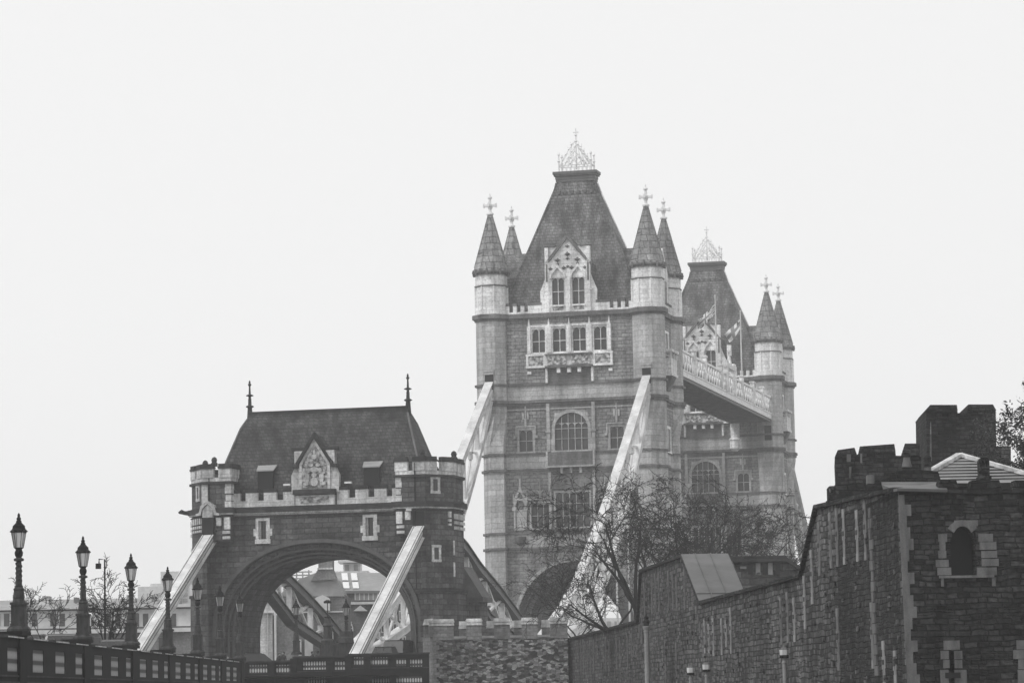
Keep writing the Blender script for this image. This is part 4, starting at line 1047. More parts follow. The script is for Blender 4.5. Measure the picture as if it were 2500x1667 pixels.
# modern square lamp and crossing beacon behind the parapet
x=xat(256,1450,180); z0=1.2; zt=zat(256,1365,180)
s=thing('street_light','thin modern street light with boxy head hanging left, above the bare young tree','street light',(x,180,z0))
MB().tube([(x,180,z0),(x,180,zt),(x-.32,180,zt+.02),(x-.32,180,zt-.25)],[.07,.045,.045,.045],6).build('pole','iron_black',s)
MB().box(x-.5,x-.22,179.85,180.15,zt-.52,zt-.22).build('lamp_head','iron_black',s)
x=xat(220,1502,150); zt=zat(220,1502,150)
s=thing('crossing_beacon','white globe beacon on a striped pole beside the bare young tree','beacon',(x,150,1.2))
MB().lathe(x,150,[(.02,-.13)]+[(.13*math.cos(a),.13*math.sin(a)) for a in (-1.2,-.8,-.4,0,.4,.8,1.2)]+[(.02,.13)],12,z=zt).build('globe','white_globe',s,smooth=True)
po=MB(); pk=MB()
for k in range(6): (po if k%2==0 else pk).lathe(x,150,[(.045,0),(.045,.35)],8,z=zt-.13-.35*(k+1))
po.build('white_band','white_globe',s); pk.build('black_band','iron_black',s)

# ================================================================== VEHICLES AND PEOPLE
def car(x,y,z,rz,label,mat='car_black',h=1.45,wd=1.75,ln=4.2,cat='car',van=False):
    t=thing('parked_car' if not van else 'van',label,cat,(x,y,z)); t.rotation_euler=(0,0,rz); ORG[t.name]=Vector((0,0,0))
    l=ln/2; b=MB()
    prof=[(-l,.35),(-l,.75),(-l*.55,.85),(l*.7,.88),(l*.98,.8),(l,.35)] if not van else [(-l,.35),(-l,1.0),(-l*.86,1.15),(l,1.15),(l,.35)]
    b.eyz([(a,c) for a,c in prof],-wd/2,wd/2); b.build('body',mat,t)
    cab=[(-l*.5,.85),(-l*.22,h-.08),(-l*.1,h),(l*.45,h),(l*.62,h-.1),(l*.8,.88)] if not van else [(-l*.86,1.14),(-l*.62,h-.1),(-l*.5,h),(l*.92,h),(l,h-.15),(l,1.14)]
    g=MB(); v=[]; n=len(cab)
    for sx in (-1,1):
        for a,c in cab: v.append((sx*(wd/2-.04-(.16*(c-.85)/(h-.85))),a,c))
    g.add(v,[tuple(range(n)),tuple(reversed(range(n,2*n)))]+[(i,i+n,(i+1)%n+n,(i+1)%n) for i in range(n)]); g.build('windows','glass_dark',t)
    MB().box(-wd/2+.16,wd/2-.16,cab[2][0],cab[3][0],h-.03,h+.015).build('roof',mat,t)
    for sx in (-1,1):
        for yy in (-l*.62,l*.62):
            wv=[(sx*(wd/2-.1)+dx,yy+.31*math.cos(k*math.pi/6),.31+.31*math.sin(k*math.pi/6)) for dx in (-.1,.12) for k in range(12)]
            MB().add(wv,[tuple(range(12)),tuple(reversed(range(12,24)))]+[(k,(k+1)%12,(k+1)%12+12,k+12) for k in range(12)]).build('wheel','iron_black',t)
        MB().box(sx*(wd/2-.35)-.14,sx*(wd/2-.35)+.14,-l-.03,-l+.02,.6,.74).build('headlight','white_globe',t)
    return t
zr=2.0
car(xat(630,1600,250),250,zat(630,1594,250)-1.45,R(100),'dark car seen side on between lamp post and gatehouse arch')
car(xat(972,1580,262),264,zat(972,1561,262)-2.5,R(-14),'dark van coming through the right side of the gatehouse arch',h=2.5,wd=2.0,ln=5,cat='van',van=True)
car(xat(938,1590,256),256,zat(938,1578,256)-1.45,R(-10),'dark car just left of the van under the arch')
car(xat(152,1550,150),150,zat(152,1547,150)-1.45,R(12),'grey car above the long parapet between the first two lamps','car_grey')
car(xat(280,1565,170),170,zat(280,1561,170)-1.45,R(8),'pale car above the parapet under the bare young tree','car_grey')
def person(x,y,z,label,cloth='cloth_dark',face=0,h=1.72):
    k=h/1.72
    J=[('pel',(0,0,.93),.15),('wai',(0,0,1.08),.13),('che',(0,0,1.32),.17),('nec',(0,-.01,1.47),.06),('hed',(0,-.02,1.6),.095),('top',(0,0,1.68),.07),
       ('shl',(-.17,0,1.4),.07),('ell',(-.24,.02,1.13),.045),('wrl',(-.23,-.08,.9),.032),('hal',(-.22,-.12,.82),.035),
       ('shr',(.17,0,1.4),.07),('elr',(.24,.02,1.13),.045),('wrr',(.22,-.1,.92),.032),('har',(.21,-.14,.84),.035),
       ('hil',(-.1,0,.88),.1),('knl',(-.11,-.04,.48),.062),('anl',(-.11,.02,.09),.04),('tol',(-.12,-.14,.035),.035),
       ('hir',(.1,0,.88),.1),('knr',(.1,-.02,.48),.062),('anr',(.11,.05,.09),.04),('tor',(.12,-.11,.035),.035)]
    ix={n:i for i,(n,_,_) in enumerate(J)}
    E=[('pel','wai'),('wai','che'),('che','nec'),('nec','hed'),('hed','top'),('che','shl'),('shl','ell'),('ell','wrl'),('wrl','hal'),('che','shr'),('shr','elr'),('elr','wrr'),('wrr','har'),('pel','hil'),('hil','knl'),('knl','anl'),('anl','tol'),('pel','hir'),('hir','knr'),('knr','anr'),('anr','tor')]
    me=bpy.data.meshes.new('person'); me.from_pydata([tuple(c*k for c in j[1]) for j in J],[(ix[a],ix[b]) for a,b in E],[]); me.materials.append(M[cloth]); o=bpy.data.objects.new('person',me); sc.collection.objects.link(o)
    o.modifiers.new('s','SKIN')
    for i,j in enumerate(J): me.skin_vertices[0].data[i].radius=(j[2]*k,j[2]*k)
    me.skin_vertices[0].data[0].use_root=True
    sb=o.modifiers.new('b','SUBSURF'); sb.levels=sb.render_levels=1
    o.location=(x,y,z); o.rotation_euler=(0,0,face); tag(o,label,'person','people crossing behind the stepped parapet')
    fc=MB().lathe(0,-.045,[(.03,1.5),(.07,1.53),(.085,1.6),(.08,1.66),(.03,1.7)],10); fc.add([(-.012,-.13,1.6),(.012,-.13,1.6),(0,-.155,1.575),(0,-.12,1.63)],[(0,1,2),(0,2,3),(1,3,2)]); fc.build('face','skin',o,smooth=True)
    MB().lathe(0,0,[(.1,1.6),(.105,1.66),(.08,1.72),(.02,1.745)],10).build('hair','iron_black',o,smooth=True)
    return o
for px,py,D,lab,cl,fa in ((682,1593,252,'person in dark coat, left one of a pair left of the arch lamp','cloth_dark',.4),(692,1590,252,'person in dark coat, right one of a pair left of the arch lamp','cloth_dark',-.5),(762,1589,252,'person in dark clothes just left of the stone pedestal, tallest of three','cloth_dark',1.2),(776,1588,254,'person in dark clothes, middle one of three by the stone pedestal','cloth_dark',2.5),(789,1590,252,'person in dark clothes right beside the stone pedestal','cloth_dark',-1),(556,1600,248,'person in pale jacket between the two lamps nearest the arch','cloth_pale',.2)):
    person(xat(px,py,D),D,zat(px,py,D)-1.74,lab,cl,fa)

# ================================================================== CASTLE: outer curtain wall
def prof(pts): return [onwall(*p) for p in pts]
top=[(2191,1196),(2110,1212),(1996,1238),(1958,1405),(1830,1440),(1712,1471),(1668,1357),(1567,1393),(1559,1516),(1470,1540),(1385,1561)]
PR=prof(top); sL=PR[-1][0]
cw=thing('castle_wall','long dark ragstone castle wall stepping down from right to centre with slit windows','castle wall',(0,0,-8),'C')
b=MB(); b.eyz([(.9,-8),(.9,PR[0][1])]+PR[1:]+[(sL,-8)],.004,2.6); b.box(.002,.3,.02,.9,-8,PR[0][1]-.02)
cp=MB()
for (a,za),(c,zc) in zip(PR,PR[1:]):
    cp.beam((1.2,a,za+.02),(1.2,c,zc+.02),2.75,.16,up=(1,0,0) if False else (0,0,1)) if abs(a-c)>.6 else None
cp.build('coping','castle_dark',cw)
loops=[]
def z6p(x,y): return 1500+x/3.76,1250+y/3.76
def z3p(x,y): return 1100+x/3.032,1150+y/3.032
def z8p(x,y): return 2000+x/3.358,1200+y/3.358
for x,a,c in ((275,650,940),(345,640,885),(376,570,885),(410,580,870),(497,540,850),(537,580,840),(570,590,830),(645,530,840),(250,930,1160),(830,990,1240),(868,1030,1235),(908,980,1265),(985,980,1255),(1027,980,1180),(1068,880,1240),(1530,755,1150),(1590,740,1135),(1652,790,1125),(1747,590,1005),(1812,355,775),(1880,95,515),(1985,10,445),(2045,-30,430),(2108,-20,410),(2230,-10,380),(2055,890,1380),(470,1180,1560),(570,1200,1550)): loops.append((z6p(x,a),z6p(x,c)))
for x,a,c in ((965,1250,1455),(985,1250,1455),(1035,1250,1450),(1060,1250,1450),(1150,1250,1440),(1175,1260,1440),(1230,1250,1430),(1255,1250,1430),(1310,1200,1420),(1340,1200,1330)): loops.append((z3p(x,a),z3p(x,c)))
for x,a,c in ((378,80,495),(437,915,1380),(532,1230,1560),(625,1310,1500)): loops.append((z8p(x,a),z8p(x,c)))
random.seed(5)
for (p,q) in loops:
    s1,zt=onwall(*p); s2,zb=onwall(q[0],q[1]); s_=(s1+s2)/2
    if s_<.5: continue
    H=zt-zb; wd=.19; f=MB(); y0=-.03
    f.box(y0,.05,s_-wd,s_-.06,zb,zt); f.box(y0,.05,s_+.06,s_+wd,zb,zt)
    f.box(y0-.01,.05,s_-wd-.06,s_+wd+.06,zt-.28,zt+.05); f.box(y0-.01,.05,s_-wd-.04,s_+wd+.04,zb-.3,zb)
    zm=(zt+zb)/2; f.box(y0-.01,.05,s_-wd-.1,s_-.1,zm-.22,zm+.22); f.box(y0-.01,.05,s_+.1,s_+wd+.1,zm-.25,zm+.2)
    o=f.build('arrow_loop',('castle_dressing','castle_dressing_mid')[random.random()<.5] if s_<60 else 'castle_dressing_dim',cw)
    MB().box(-.015,.02,s_-.06,s_+.06,zb,zt-.28).box(-.05,-.02,s_-.2,s_+.2,zm-.09,zm+.09).build('slit','void_black',o)
# buttress quoin strips on the long face
qs=MB()
for (x0,y0),(x1,y1),n in (((2124,1240),(2142,1650),16),((1700,1480),(1724,1575),5),((1561,1530),(1553,1600),5),((1385,1600),(1378,1667),3)):
    for k in range(n):
        s1,z1=onwall(x0+(x1-x0)*k/n,y0+(y1-y0)*k/n); s2,z2=onwall(x0+(x1-x0)*(k+.92)/n,y0+(y1-y0)*(k+.92)/n)
        ww=.24+.2*(k%2); qs.box(-.05-.01*(k%3),.03,s1-ww,s1+ww*.6,z2,z1)
qs.build('quoin_strip','castle_dressing_dim',cw)
# random paler stones standing slightly proud
rs=MB()
for i in range(420):
    s_=random.uniform(1,125); zz=random.uniform(-1.5,6.8)
    h=[c for (a,c),(d,e) in zip(PR,PR[1:]) if a<=s_<=d]
    if not h or zz>h[0]-.6: continue
    l=random.uniform(.2,.5); rs.box(-.035-random.random()*.04,.02,s_,s_+l,zz,zz+random.uniform(.12,.24))
b.add(rs.v,rs.f); b.build('wall','castle_rag',cw)
# lead slab sloping on the raised block
def w3(px,py,D): return at(px,py,D)
def slab(name,pts,th,mat,label,cat):
    P=[Vector(p) for p in pts]; n=(P[1]-P[0]).cross(P[2]-P[0]).normalized()
    if n.y>0: n=-n
    Q=[p-n*th for p in P]; k=len(P)
    o=MB().add([tuple(p) for p in P+Q],[tuple(range(k)),tuple(reversed(range(k,2*k)))]+[(i,(i+1)%k,(i+1)%k+k,i+k) for i in range(k)]).build(name,mat)
    if label: tag(o,label,cat)
    return o
s1,z1=onwall(1668,1357); s2,z2=onwall(1712,1471)
def cwp(s_,t_,z_): v=CWl(s_,t_); v.z=z_; return v
a=cwp(s1,-.12,z1+.12); d_=cwp(s1,2.5,z1+.12); b_=cwp(s2,-.12,z2+.12); c_=cwp(s2,2.5,z2+.12)
slab('sloping_lead_roof',[a,d_,c_,b_],.1,'roof_lead','smooth grey sloping roof slab on the wall step, below the bare trees','roof')

sr=bpy.data.objects['sloping_lead_roof']; A0,D0,C0,B0=a.copy(),d_.copy(),c_.copy(),b_.copy(); seam=MB()
for u in (.3,.62): seam.beam(A0.lerp(D0,u)+Vector((0,-.02,.03)),B0.lerp(C0,u)+Vector((0,-.02,.03)),.05,.05)
seam.beam(A0.lerp(B0,.86)+Vector((0,-.02,.02)),D0.lerp(C0,.86)+Vector((0,-.02,.02)),.04,.04)
for so_ in (seam,):
    so_.build('lead_seam','roof_lead',sr)
# end face of the castle block (faces the camera, right)
cb=thing('castle_block','near black flint castle building at lower right with pale framed pointed window','castle building',(0,0,-8),'C')  # same castle stone, its unlit face painted nearly black
def ep(px,py): return onend(px,py,0)
ztop=ep(2400,1196)[1]
holes=[]
tl,zl=ep(2322,1404); tr,_=ep(2384,1404); _,za=ep(2355,1284)
sl_,sz1=ep(2317,1589); sr_,_=ep(2329,1589)
b=MB(); b.wall(0,17,-8,ztop,0,.7,[(tl,tr,zl,za),(sl_,sr_,-2,sz1)])
b.box(.0,17,.72,14,-8,ztop-.01); b.v=[(x,y-.002,z) for x,y,z in b.v]
MB().box(tl-.05,tr+.05,.62,.68,zl-.05,za+.05).build('pane','void_black',cb)
MB().box(sl_,sr_,.6,.68,-2,sz1).build('slit','void_black',cb)
w_=MB(); cx=(tl+tr)/2; hw=(tr-tl)/2; zsp=ep(2355,1338)[1]
# pointed arch filler and voussoirs
def parc(cx,hw,zs,ap,n=8):
    L=[(cx-hw*(1-(k/n)**1.7),zs+(ap-zs)*math.sin(k/n*math.pi/2)) for k in range(n+1)]
    return L+[(2*cx-x,z) for x,z in reversed(L[:-1])]
ip=parc(cx,hw,zsp,za); h=len(ip)//2
MB().exz([(tl-.001,za+.001)]+ip[:h+1],.02,.5).exz([(tr+.001,za+.001)]+list(reversed(ip[h:])),.02,.5).build('arch_head','castle_dark',cb)
fr=MB()
def eb(mb,x0,y0,x1,y1,pr=.06,d=.05):
    a,z1=ep(x0,y0); c,z2=ep(x1,y1); mb.box(min(a,c),max(a,c),-pr,d,min(z1,z2),max(z1,z2))
for i,(a,bq,c,d) in enumerate(((2290,1303,2312,1322),(2293,1322,2308,1343),(2290,1344,2310,1362),(2284,1366,2316,1383),(2288,1385,2322,1403),(2391,1323,2432,1341),(2395,1344,2434,1361),(2396,1364,2438,1381),(2384,1385,2433,1403),(2388,1303,2424,1321))): eb(fr,a,bq,c,d,.05+.012*(i%3))
eb(fr,2292,1405,2426,1409,.12); eb(fr,2297,1410,2304,1431,.08); eb(fr,2421,1410,2430,1430,.08)
op=parc(cx,hw+.30,zsp,za+.22); m0=4
fr.ring(op[m0:-m0],ip[m0:-m0],-.07,.03); eb(fr,2329,1270,2387,1284,.055)
fr.build('window_surround','castle_dressing_dim',cb)
fr=MB()
for i,(a,bq,c,d) in enumerate(((2303,1563,2343,1585),(2296,1588,2316,1608),(2329,1588,2349,1608),(2302,1610,2318,1630),(2330,1610,2349,1630),(2295,1634,2317,1690),(2330,1634,2361,1690),(2481,1562,2500,1584),(2473,1586,2500,1607),(2485,1608,2500,1632),(2484,1634,2505,1690))): eb(fr,a,bq,c,d,.05+.01*(i%3))
fr.build('slit_surround','castle_dressing_dim',cb)
fr=MB(); eb(fr,2306,1641,2344,1654,.10,-.09); fr.build('cross_slit','void_black',cb)
qn=MB(); y=1204
for i in range(17):
    x=2193+(y-1200)*.047; wq=(15,30,18,25,32,20)[i%6]; eb(qn,x,y,x+wq,y+27.2,.045+.01*(i%2)); y+=27.6
qn.build('quoins','castle_dressing_dim',cb)
rs=MB()
for i in range(120):
    x=random.uniform(2235,2495); y=random.uniform(1215,1660)
    if 2260<x<2445 and 1260<y<1440 or x>2270 and x<2370 and y>1550: continue
    eb(rs,x,y,x+random.uniform(8,24),y+random.uniform(6,14),.03+random.random()*.03)
b.add(rs.v,rs.f); b.build('wall','castle_dark',cb)
cpz=MB()
for a,c in ((2290,2343),(2368,2448),(2473,2555),(2580,2660),(2685,2765),(2790,2870),(2895,2975),(3000,3080),(3105,3185),(3210,3290)):
    t0,z0=ep(a,1196); t1,_=ep(c,1196); _,z1=ep(a,1172); cpz.exz([(t0,ztop),(t1,ztop),(t1-.1,z1),(t0+.1,z1)],.05,.7)
t0,_=ep(2193,1196); t1=17; cpz.box(t0,t1,-.08,.75,ztop-.12,ztop+.02)
cpz.build('battlement','castle_dark',cb)
# low lead roof over the corner
Dk=111.5
slab('corner_lead_roof',[at(2152,1176,114),at(2303,1176,113),at(2313,1194,110.8),at(2190,1191,110.8),at(2160,1200,113.5)],.1,'roof_lead','narrow grey lead roof edge above the castle wall corner','roof')

# castle towers behind
TURN={}
def outline_thing(name,pts,D,depth,mat,label,cat,zbot=-8,turn=0.):
    P=[(at(x,y,D).x,at(x,y,D).z) for x,y in pts]; P=[(P[0][0],zbot)]+P+[(P[-1][0],zbot)]
    t=thing(name,label,cat,((P[0][0]+P[-1][0])/2,D,zbot)); TURN[t.name]=turn
    b=MB().exz(P,D,D+depth); b.v=[(x+turn*(y-D),y,z) for x,y,z in b.v]; b.build('wall',mat,t); return t
def add_part(t,name,mat,pts,D,d0,d1):
    P=[(at(x,y,D).x,at(x,y,D).z) for x,y in pts]; b=MB().exz(P,D+d0,D+d1); k=TURN.get(t.name,0.); b.v=[(x+k*(y-D),y,z) for x,y,z in b.v]; return b.build(name,mat,t)
t=outline_thing('castle_tower',[(2263,1118),(2261,1003),(2337,1000),(2338,1008),(2360,1008),(2362,1001),(2431,1001),(2433,1110),(2437,1170)],168,7,'castle_dark','tallest dark square castle tower with two broad merlons at upper right','castle tower',turn=.045)
for pts in ([(2260,1003),(2337,1003),(2335,989),(2270,989)],[(2361,1002),(2431,1002),(2423,988),(2363,988)]): add_part(t,'coping','castle_dark',pts,168,-.25,7.2)
add_part(t,'flank_strip','castle_pale',[(2270,1125),(2275,1125),(2273,1030),(2271,1030)],168,-.06,.1)
add_part(t,'side_wall','castle_rag',[(2433,1170),(2470,1170),(2470,1087),(2433,1087)],168,.4,6)
t=outline_thing('castle_tower',[(2041,1180),(2038,1115),(2092,1110),(2094,1108),(2186,1098),(2187,1112),(2201,1112),(2203,1170)],160,7,'castle_dark','lower dark castle tower with wide flat merlon, left of the tallest tower','castle tower',turn=.095)
for pts in ([(2038,1116),(2092,1110),(2086,1093),(2045,1099)],[(2095,1108),(2186,1102),(2183,1084),(2099,1090)],[(2200,1113),(2245,1112),(2245,1083),(2209,1083)]): add_part(t,'merlon','castle_dark',pts,160,-.2,7.2)
for pts in ([(2067,1127),(2077,1127),(2077,1109),(2067,1109)],[(2073,1167),(2077,1167),(2079,1140),(2073,1140)],[(2100,1130),(2105,1130),(2105,1108),(2100,1108)]): add_part(t,'pale_stone','castle_dressing_dim',pts,160,-.28,.1)
add_part(t,'side_wall','castle_dark',[(2199,1200),(2250,1200),(2250,1113),(2199,1113)],160,.5,6)
# building top between tower and wall corner
t=outline_thing('castle_range',[(2000,1236),(2022,1226),(2038,1183),(2110,1178),(2170,1166),(2180,1150),(2240,1146),(2290,1150),(2300,1180),(2310,1215)],131,6,'castle_dark','low dark castle range with sloping roofline behind the wall corner','castle building',turn=.098)
# pyramidal boarded roof
py=thing('pavilion_roof','pale boarded pyramid roof below the tallest castle tower','roof',(at(2343,1180,140).x,142,0))
ax=at(2343,1112,143); l=at(2225,1180,139); r_=at(2560,1192,139); bl=at(2240,1172,148); zb=l.z
body=MB().add([tuple(l),(r_.x,139,zb-.05),tuple(ax),(bl.x,149,zb),(r_.x,149,zb)],[(0,1,2),(3,0,2),(1,4,2),(4,3,2)]); body.build('roof_boards','board_white',py)
ln=MB()
for k in range(1,9):
    f=k/9; a=l.lerp(ax,f); c=Vector((r_.x,139,zb)).lerp(ax,f); ln.beam(a+Vector((0,-.03,0)),c+Vector((0,-.03,0)),.03,.05)
ln.build('board_joint','iron_black',py)
MB().beam(l+Vector((0,-.05,.05)),ax+Vector((0,-.05,.05)),.34,.16).beam(ax+Vector((0,-.05,.05)),Vector((r_.x,139,zb+.05)),.34,.16).beam(bl,ax,.3,.15).build('ridge_board','pale_dressing',py)
def chimney(px,py0,py1,D,wpx,label,cowl='pot'):
    x=xat(px,py1,D); z1=zat(px,py1,D); z0=zat(px,py0,D); wv=wpx*D/F_PX/2
    t=thing('chimney',label,'chimney',(x,D,z1),'W','chimneys on the castle roofs'); h=z0-z1
    if cowl=='pot':
        MB().lathe(x,D,[(wv*1.3,0),(wv*.9,h*.35),(wv*.85,h*.5)],10,z=z1).build('base','castle_dressing_dim',t)
        MB().lathe(x,D,[(wv,h*.5),(wv*.8,h*.55),(wv,h*.62),(wv*.8,h*.66),(wv,h*.72),(wv*.8,h*.78),(wv,h*.84),(wv*.7,h*.92),(wv*.2,h)],10,z=z1).build('pot','castle_dark',t)
    elif cowl=='arch':
        MB().box(x-wv*1.25,x+wv*1.25,D-.4,D+.4,z1,z1+h*.15).box(x-wv,x+wv,D-.3,D+.3,z1+h*.15,z1+h*.6).build('base','castle_dark',t)
        m=MB(); zz=z1+h*.6; hh=h*.28
        for sx in (-1,0,1): m.box(x+sx*wv*.8-wv*.2,x+sx*wv*.8+wv*.2,D-.3,D+.3,zz,zz+hh)
        m.exz([(x-wv,zz+hh),(x+wv,zz+hh),(x+wv*.6,z0),(x-wv*.6,z0)],D-.3,D+.3); m.build('cowl','castle_dark',t)
    else:
        MB().box(x-wv,x+wv,D-.3,D+.3,z1,z0).build('stack','castle_dressing_dim' if cowl=='box' else 'castle_dark',t)
chimney(2266,1108,1172,133,20,'dark ringed chimney pot left of the pale pyramid roof')
chimney(2402,1118,1172,113,24,'dark arched cowl standing on the battlement in front of the pyramid roof','arch')
chimney(2214,1093,1140,134,20,'ringed chimney pot with pale base between the two castle towers')
chimney(2125,1160,1181,122,16,'small pale boxy chimney on the castle range roof','box')
chimney(2031,1187,1228,126,20,'small slotted cowl at the left end of the castle range roof','arch')
# hut behind the low wall section
D=205
hx0=at(1790,1357,D)
t=outline_thing('castle_lodge',[(1786,1357),(1915,1355),(1958,1386),(1962,1400)],D,10,'sooty_granite','dark flat roofed lodge with small pale windows behind the low wall section','building')
for a,b_,c,d in ((1807,1382,1822,1388),(1847,1400,1858,1403),(1845,1374,1856,1402),(1875,1373,1886,1402)): add_part(t,'window_frame','castle_dressing',[(a,d),(b_ if b_>a and b_<a+40 else c,d),(c,b_),(a,b_)] if False else [(a,d),(c,d),(c,min(b_,d-6)),(a,min(b_,d-6))],D,-.1,.1)
add_part(t,'cornice','sooty_ledge',[(1784,1372),(1918,1370),(1964,1400),(1962,1390),(1918,1358),(1784,1358)],D,-.4,0)
for a in (1826,1862,1893): add_part(t,'window','glass_dark',[(a,1402),(a+12,1402),(a+12,1376),(a,1376)],D,-.06,.1)

# ================================================================== LOW BATTLEMENTED TOWER AT THE WALL END
D=257; k4=lambda x,y:(1000+x/4.272,1300+y/4.272)
lt=thing('low_tower','squat battlemented tower of patchy rubble in front of the gatehouse base','castle tower',(xat(1215,1600,D),D,-8))
def q4(x,y): p=at(*k4(x,y),D); return p.x,p.z
x0,_=q4(205,1100); x1,_=q4(1650,1100); _,zc=q4(800,1078)
b=MB(); b.prism([(x0+.35,D),(x1,D),(x1,D+9),(x0-.5,D+9),(x0-.5,D+1.2)],-8,zc); b.build('wall','rubble_mixed',lt)
up=MB(); up.prism([(x0+.3,D-.05),(x1+.02,D-.05),(x1+.02,D+.8),(x0+.3,D+.8)],zc-.25,zc); up.build('upper_course','rubble_top',lt)
sillm=MB(); mer=MB(); cop=MB(); core=MB()
for a,c in ((205,458),(592,752),(883,1045),(1172,1333),(1465,1645)):
    xa,_=q4(a,1000); xb,_=q4(c,1000); _,zt=q4(a,885 if a>300 else 900); zt=q4(800,890)[1]
    mer.box(xa,xb,D-.03,D+.75,zc,zt-.55)
    for j,(dz0,dz1,o) in enumerate(((.55,.38,.08),(.38,.3,.02),(.3,.13,.1),(.13,0,.03))): cop.box(xa-o*.6,xb+o*.6,D-.03-o,D+.8,zt-dz0,zt-dz1-.004)
for a,c in ((515,592),(803,883),(1090,1172),(1378,1465)):
    xa,_=q4(a,1000); xb,_=q4(c,1000); zt=q4(800,916)[1]
    mer.box(xa,xb-.01,D+.5,D+1.6,zc,zt-.6); cop.box(xa-.04,xb-.02,D+.45,D+1.6,zt-.6,zt-.4); cop.box(xa,xb-.02,D+.5,D+1.6,zt-.4,zt)
for a,c in ((458,592),(752,883),(1045,1172),(1333,1465)):
    xa,_=q4(a,1000); xb,_=q4(c,1000); sillm.box(xa+.01,xb-.01,D-.12,D+.5,zc-.14,zc+.04)
mer.box(x0-.5,x0-.1,D+1.2,D+4,zc,zc+1.0)
cop.loft([(x0-.55,D+1.1),(x0+.3,D-.1),(x0+.3,D+.7),(x0,D+1.6)],zc+1.0,[(x0-.4,D+1.2),(x0+.3,D+.1),(x0+.3,D+.7),(x0,D+1.5)],zc+1.5)
mer.build('battlement','rubble_top',lt); cop.build('battlement_coping','pale_dressing',lt); sillm.build('embrasure_sill','castle_dressing',lt)
qn=MB()
for i in range(22):
    z=-2+i*.36; qn.box(x0+.3,x0+.55+.25*(i%2),D-.05-.01*(i%2),D+.1,z,z+.34)
qn.build('quoins','rubble_top',lt)
MB().prism([(x0-.5,D+1.2),(x0+.35,D),(x0+.3,D-.02),(x0-.55,D+1.15)],-8,zc).build('corner_face','rubble_top',lt)

# ================================================================== VENT PIPES IN FRONT OF THE WALL
def box_vent(px,py0,py1,D,label):
    x=xat(px,py1,D); z1=zat(px,py0,D); z0=zat(px,py1,D); h=z1-z0; w_=.17
    t=thing('lantern_post',label,'lamp post',(x,D,-3),'W','square lanterns on pale posts before the castle wall')  # vent pipes with boxed heads, not lamps
    MB().lathe(x,D,[(.10,-3-z0),(.085,-.35),(.11,-.33),(.11,-.28),(.08,-.26),(.08,-.12)],10,z=z0).build('post','castle_dressing',t)
    MB().prism(ngon(x,D,.18,6,0),z0-.12,z0-.01).build('collar','iron_black',t)
    MB().loft(ngon(x,D,w_*1.0,6,0),z0,ngon(x,D,w_*1.1,6,0),z1-.04).build('lantern','pale_wall',t)
    MB().loft(ngon(x,D,w_*1.12,6,0),z1-.04,ngon(x,D,.1,6,0),z1+.06).build('cap','castle_dressing_dim',t)
box_vent(1914.5,1583,1598,128,'largest square white lantern on a post, before the right part of the wall')
box_vent(1724.5,1619,1633,150,'square white lantern post, right one of the close pair at the bottom')
box_vent(1686,1627,1641,158,'square white lantern post, left and lowest of the close pair')
x=xat(1579,1560,188); z1=zat(1577,1528,188)
t=thing('iron_column','tall pale column with ringed capital and small dark finial before the castle wall','column',(x,188,-3))
MB().lathe(x,188,[(.17,-3-z1),(.15,-.35)],10,z=z1).build('shaft','castle_dressing',t)
MB().lathe(x,188,[(.15,-.35),(.2,-.3),(.16,-.25),(.22,-.12),(.24,0),(.15,.02)],10,z=z1).build('capital','castle_dressing',t)
MB().lathe(x,188,[(.13,.02),(.2,.2),(.2,.3),(.12,.42),(.16,.5),(.05,.62),(.03,.8)],8,z=z1).build('finial','castle_dark',t)

